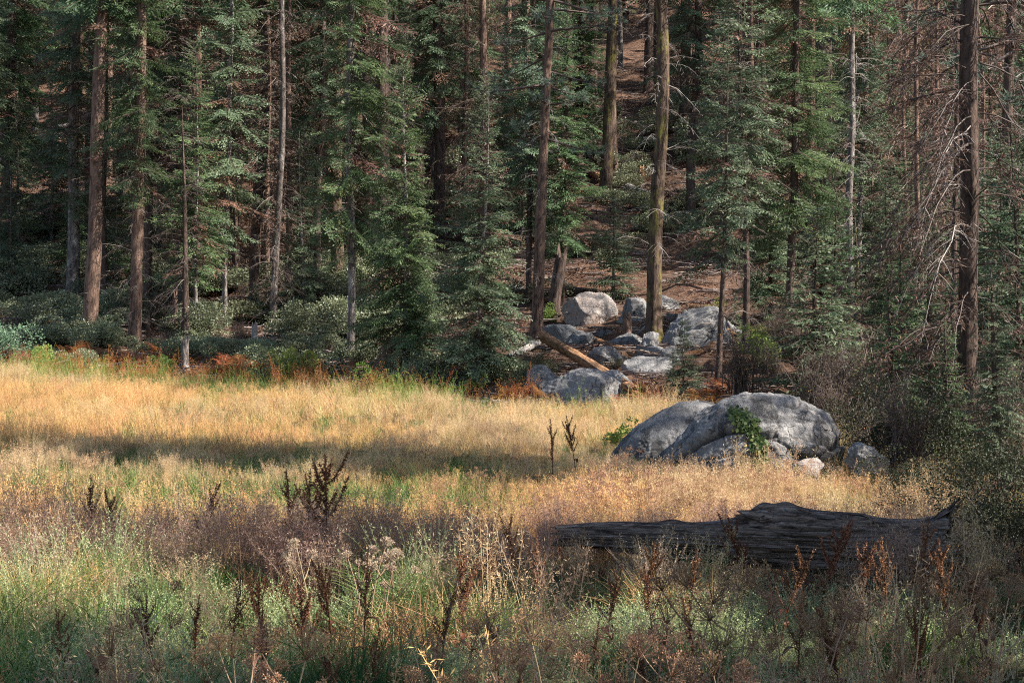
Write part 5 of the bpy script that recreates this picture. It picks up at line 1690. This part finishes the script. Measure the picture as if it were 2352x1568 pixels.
CL = lambda x, y, sd: np.clip(.55 + 1.0 * sstep(-.35, .55, fbm(x * .85, y * .85, 0, sd, 3)) - .25, .3, 1.5)
HS = lambda x, y: np.interp(y, [14, 18, 21, 24, 27, 40, 50], [1, .92, .78, .55, .5, .62, .68]) * (1 + .42 * fbm(x * .55, y * .3, 0, 101, 3)) * (1 + .25 * vn(x * 2.5, y * 2.5, 0, 105))
# dry golden grass: everywhere beyond the charred log, thinner in the foreground
def d_straw(x, y):
    far = sstep(17.5, 20.5, y + .8 * fbm(x * .4, y * .4, 0, 40, 2))
    gr = patch(x, y, .22, 41, .1, .45) * .55
    a = x / y
    gr = np.maximum(gr, .97 * sstep(21.3, 22, y) * sstep(24.6, 23.8, y) * sstep(.02, -.05, a + .04 * vn(x * .8, y, 0, 44)))
    gr = np.maximum(gr, .7 * sstep(-5.5, -2.5, y - edge(a)) * patch(x, y, .28, 62, -.15, .2))
    gr = np.maximum(gr, .6 * sstep(25, 26, y) * sstep(30, 28.5, y) * sstep(.0, -.06, a) * patch(x, y, .6, 45, -.2, .2))
    return meadow(x, y) * sstep(.4, -1.6, y - edge(x / y)) * (far * (1 - gr) * .95 + (1 - far) * .10 * patch(x, y, .7, 43, .15, .4))
x, y = field(17, d_straw)
pk = fbm(x * .30, y * .22, 0, 111, 3) + RNG.normal(0, .28, len(x))
for nm, keys, sel, lab in [('dry_grass', ['straw'], (pk < .12) & (pk > -.25), 'pale golden dry grass covering the sunlit meadow'),
                           ('amber_grass', ['amber'], pk >= .12, 'amber orange dry grass in drifts across the sunlit meadow'),
                           ('seeding_grass', ['pan'], pk <= -.25, 'straw grass with airy tan seed heads in drifts across the meadow')]:
    scatter(nm, keys, *mk(keys, x[sel], y[sel], .75, 1.2, sfun=HS), lab)
def d_fuzz(x, y):
    b = sstep(16.2, 17.4, y) * sstep(20.5, 18.8, y)
    return meadow(x, y) * (b * (.25 + .6 * patch(x, y, .5, 51, -.2, .3)) + .10 * sstep(16, 18, y) * sstep(22, 20.5, y) + .05 * patch(x, y, .6, 52, .15, .4))
x, y = field(13, d_fuzz, 6, 32)
scatter('purplish_grass', ['fuzz'], *mk(['fuzz'], x, y, .7, 1.05, sfun=HS), 'hazy purplish brown grass heads in a band before the golden meadow')
def d_umb(x, y):
    a = x / y
    b = sstep(18.6, 20, y) * sstep(25, 23, y) * sstep(-.09, -.01, a)
    return meadow(x, y) * (b * .9 + .05 * sstep(18, 20, y) * sstep(29, 26, y))
x, y = field(9, d_umb, 15, 32)
scatter('dry_umbels', ['umb'], *mk(['umb'], x, y, .6, .95, sfun=HS), 'brown dry umbel stalks standing thick in front of the huge boulder')
def d_green(x, y):
    a = x / y
    py = py_of(x, y)
    sedge = sstep(21, 22, y) * sstep(25, 23.8, y) * sstep(.02, -.05, a)
    shade = sstep(24, 25, y) * sstep(30, 28, y) * sstep(.0, -.05, a) * .5
    fore = sstep(17, 14.5, y) * (.05 + .65 * patch(x, y, .55, 61, -.1, .25))
    edgeg = sstep(-5.5, -2.5, y - edge(a)) * .8 * patch(x, y, .28, 62, -.15, .2)
    return meadow(x, y) * np.clip(sedge + shade + fore + edgeg + .10, 0, 1)
x, y = field(13, d_green)
scatter('green_grass', ['green'], *mk(['green'], x, y, .65, 1.15, sfun=lambda x, y: np.where(y < 18, CL(x, y, 83), np.interp(y, [18, 25, 30, 50], [1, .85, .7, .95]))), 'bright green sedge and grass growing among the dry grass')
def d_sage(x, y):
    fore = sstep(17.2, 15.0, y) * (.12 + .88 * patch(x, y, .6, 71, -.2, .15))
    return meadow(x, y) * fore
x, y = field(17, d_sage, 6, 18)
scatter('silvery_herbs', ['sage'], *mk(['sage'], x, y, .5, .95, .25, sfun=lambda x, y: CL(x, y, 81)), 'silvery green herbs carpeting the foreground')
def d_rust(x, y):
    return meadow(x, y) * np.maximum(sstep(17.5, 15.5, y) * patch(x, y, .9, 91, .05, .35) * .5, sstep(18, 20, y) * patch(x, y, .35, 92, .3, .55) * .22)
x, y = field(9, d_rust, 6, 48)
scatter('withered_grass', ['rust'], *mk(['rust'], x, y, .6, 1.2, .25), 'rusty withered grass tangled among the foreground herbs')
def d_lime(x, y):
    e = y - edge(x / y)
    return free(x, y) * sstep(-4.2, -1.8, e) * sstep(1.4, .2, e) * patch(x, y, .33, 121, -.12, .2) * sstep(.10, .05, x / y)
x, y = field(9, d_lime, 32, 52)
scatter('fringe_weeds', ['lime'], *mk(['lime'], x, y, .6, 1.15, .15), 'yellow green weeds fringing the meadow along the wood')
def d_red(x, y):
    e = y - edge(x / y)
    return free(x, y) * sstep(-2.0, -.6, e) * sstep(1.8, .6, e) * patch(x, y, .5, 122, -.1, .2) * sstep(.12, .09, x / y)
x, y = field(6, d_red, 32, 53)
scatter('rusty_weeds', ['redweed'], *mk(['redweed'], x, y, .7, 1.25, .15), 'rust red weed stalks where the meadow meets the shrubs')
def d_litter(x, y):
    return sstep(0, 2.5, y - edge(x / y)) * .8
x, y = field(1.6, d_litter, 30, 100)
scatter('forest_litter', ['litter'], *mk(['litter'], x, y, .6, 1.5, .05), 'twigs and brown leaves strewn over the forest floor')

# big tussocks that stand out of the herb layer
def tussock_parts(seed, mat, pmat, n, R, h0, h1, npan, leafy=0):
    r = np.random.default_rng(seed)
    a, b = Acc(), Acc()
    P, sd, ww = blades(r, n, h0, h1, .0045, R * .45, .6, .9, 5)
    v, f = ribbons(P, sd, ww)
    a.add(v, f, 0, rep(r.random(n), 10))
    P, sd, ww = blades(r, npan, h1 * .9, h1 * 1.45, .002, R * .45, .4, .35, 6)
    v, f = ribbons(P, sd, np.linspace(.0024, .0012, 6))
    b.add(v, f, 0, .3)
    m = npan * 40; k = np.repeat(np.arange(npan), 40); q = r.uniform(.45, 1, m)
    lo = np.minimum((q * 5).astype(int), 4); fr = (q * 5 - lo)[:, None]
    c = P[k, lo] * (1 - fr) + P[k, lo + 1] * fr
    d = unit(r.normal(0, 1, (m, 3)) + np.array([0, 0, .8])) * r.uniform(.012, .035, (m, 1))
    v, f = kites(c, d, unit(np.cross(d, r.normal(0, 1, (m, 3)))) * .004, .5)
    b.add(v, f, 0, rep(r.random(m), 4))
    return [('blade_tuft', a.mesh('blade_tuft', M[mat])), ('seed_head', b.mesh('seed_head', M[pmat]))]
K_tus = Kind('grass_tussock', 'grass', [tussock_parts(1, 'green', 'sage', 700, .5, .35, .8, 60), tussock_parts(2, 'green', 'pan', 900, .55, .3, .6, 50), tussock_parts(3, 'amber', 'cream', 500, .4, .4, .8, 60), tussock_parts(4, 'darkgreen', 'rust', 800, .45, .3, .6, 16)])
for k, px, D, s, lab in [(0, 45, 14.6, 1.0, 'tall sunlit tussock with pale seed spikes at the left picture edge'), (2, 78, 15.4, 1.0, 'straw coloured tussock behind the tall sunlit one'), (1, 130, 14.0, .8, 'low bright green tussock right of the tall sunlit one'),
                         (0, 235, 16.2, .9, 'grey green rounded tussock below the lone dark dock'), (1, 390, 15.6, .7, 'green and amber tussock right of the grey green rounded one'), (3, 480, 16.6, .8, 'dark green tussock in the shaded purplish grass'),
                         (3, 800, 10.6, 1.0, 'dark lush tussock at the bottom beside the big curled dock leaves'), (3, 880, 10.2, .9, 'dark green tussock right of the lush one'), (1, 1460, 12.4, .7, 'sunlit green tussock under the middle of the charred log'),
                         (1, 1110, 14.6, .8, 'leaning green tussock left of the charred log tip'), (3, 1990, 12.6, .8, 'shaded green tussock below the thick end of the charred log'), (2, 1530, 15.2, .8, 'feathery pink seeded tussock against the charred log'),
                         (0, 960, 15.6, .9, 'pale herb like tussock right of the creamy flowers'), (3, 2080, 9.2, .9, 'dark tussock among the corner umbels'), (1, 1900, 22.0, .8, 'bright tussock at the right foot of the huge humped boulder'), (1, 1760, 9.0, .8, 'green tussock behind the corner umbel crowd')]:
    K_tus.put(k, spot(px, D), random.uniform(0, 6.28), s, lab)

# ---------------------------------------------------------------- trees beyond the right picture edge that shade the foreground
SHADE = [('far_a', 8.4, 14.6, 1.0, 1.0), ('far_b', 13.5, 13.0, 1.0, 1.0), ('far_a', 18.5, 11.8, 1.1, 1.0), ('far_a', 8.0, 10.3, .5, .9), ('far_b', 13.0, 8.2, .45, 1.0), ('far_a', 10.8, 14.6, .9, 1.0), ('far_a', 10.5, 7.4, 1.0, 1.0), ('far_b', 16.0, 5.6, 1.0, 1.0), ('far_a', 10.0, 3.4, 1.0, 1.0), ('far_b', 15.8, 13.2, .9, 1.0),
         ('far_y', 8.2, 16.4, .9, 1.0), ('far_y', 7.0, 13.9, 1.0, .8), ('far_y', 6.6, 11.8, 1.0, .75), ('far_a', 8.0, 7.4, 1.0, 1.0), ('far_b', 13.0, 5.8, 1.0, 1.0), ('far_a', 7.0, 4.3, 1.0, 1.0), ('far_b', 12.0, 3.2, 1.0, 1.0),
         ('top', 19.0, 22.6, .8, 1.0), ('top', 20.0, 20.4, .75, 1.0), ('far_y', 10.8, 24.4, 1.0, 1.0), ('far_y2', 7.9, 18.7, .9, .72), ('far_y2', 8.8, 20.6, .9, .7)]
for k, (cr, x, y, sh, sv) in enumerate(SHADE):
    tree('fir_tree', 'dense fir standing outside the picture on the shaded side of the meadow', 'tree', (x, y, T(x, y)), (9 if cr == 'far_y' else 25) * sv, .1 if 'far_y' in cr else .2, 'bark_dark', cr, None, cs=(sh, sh, sv), q=0, group='firs outside the picture that shade the foreground')
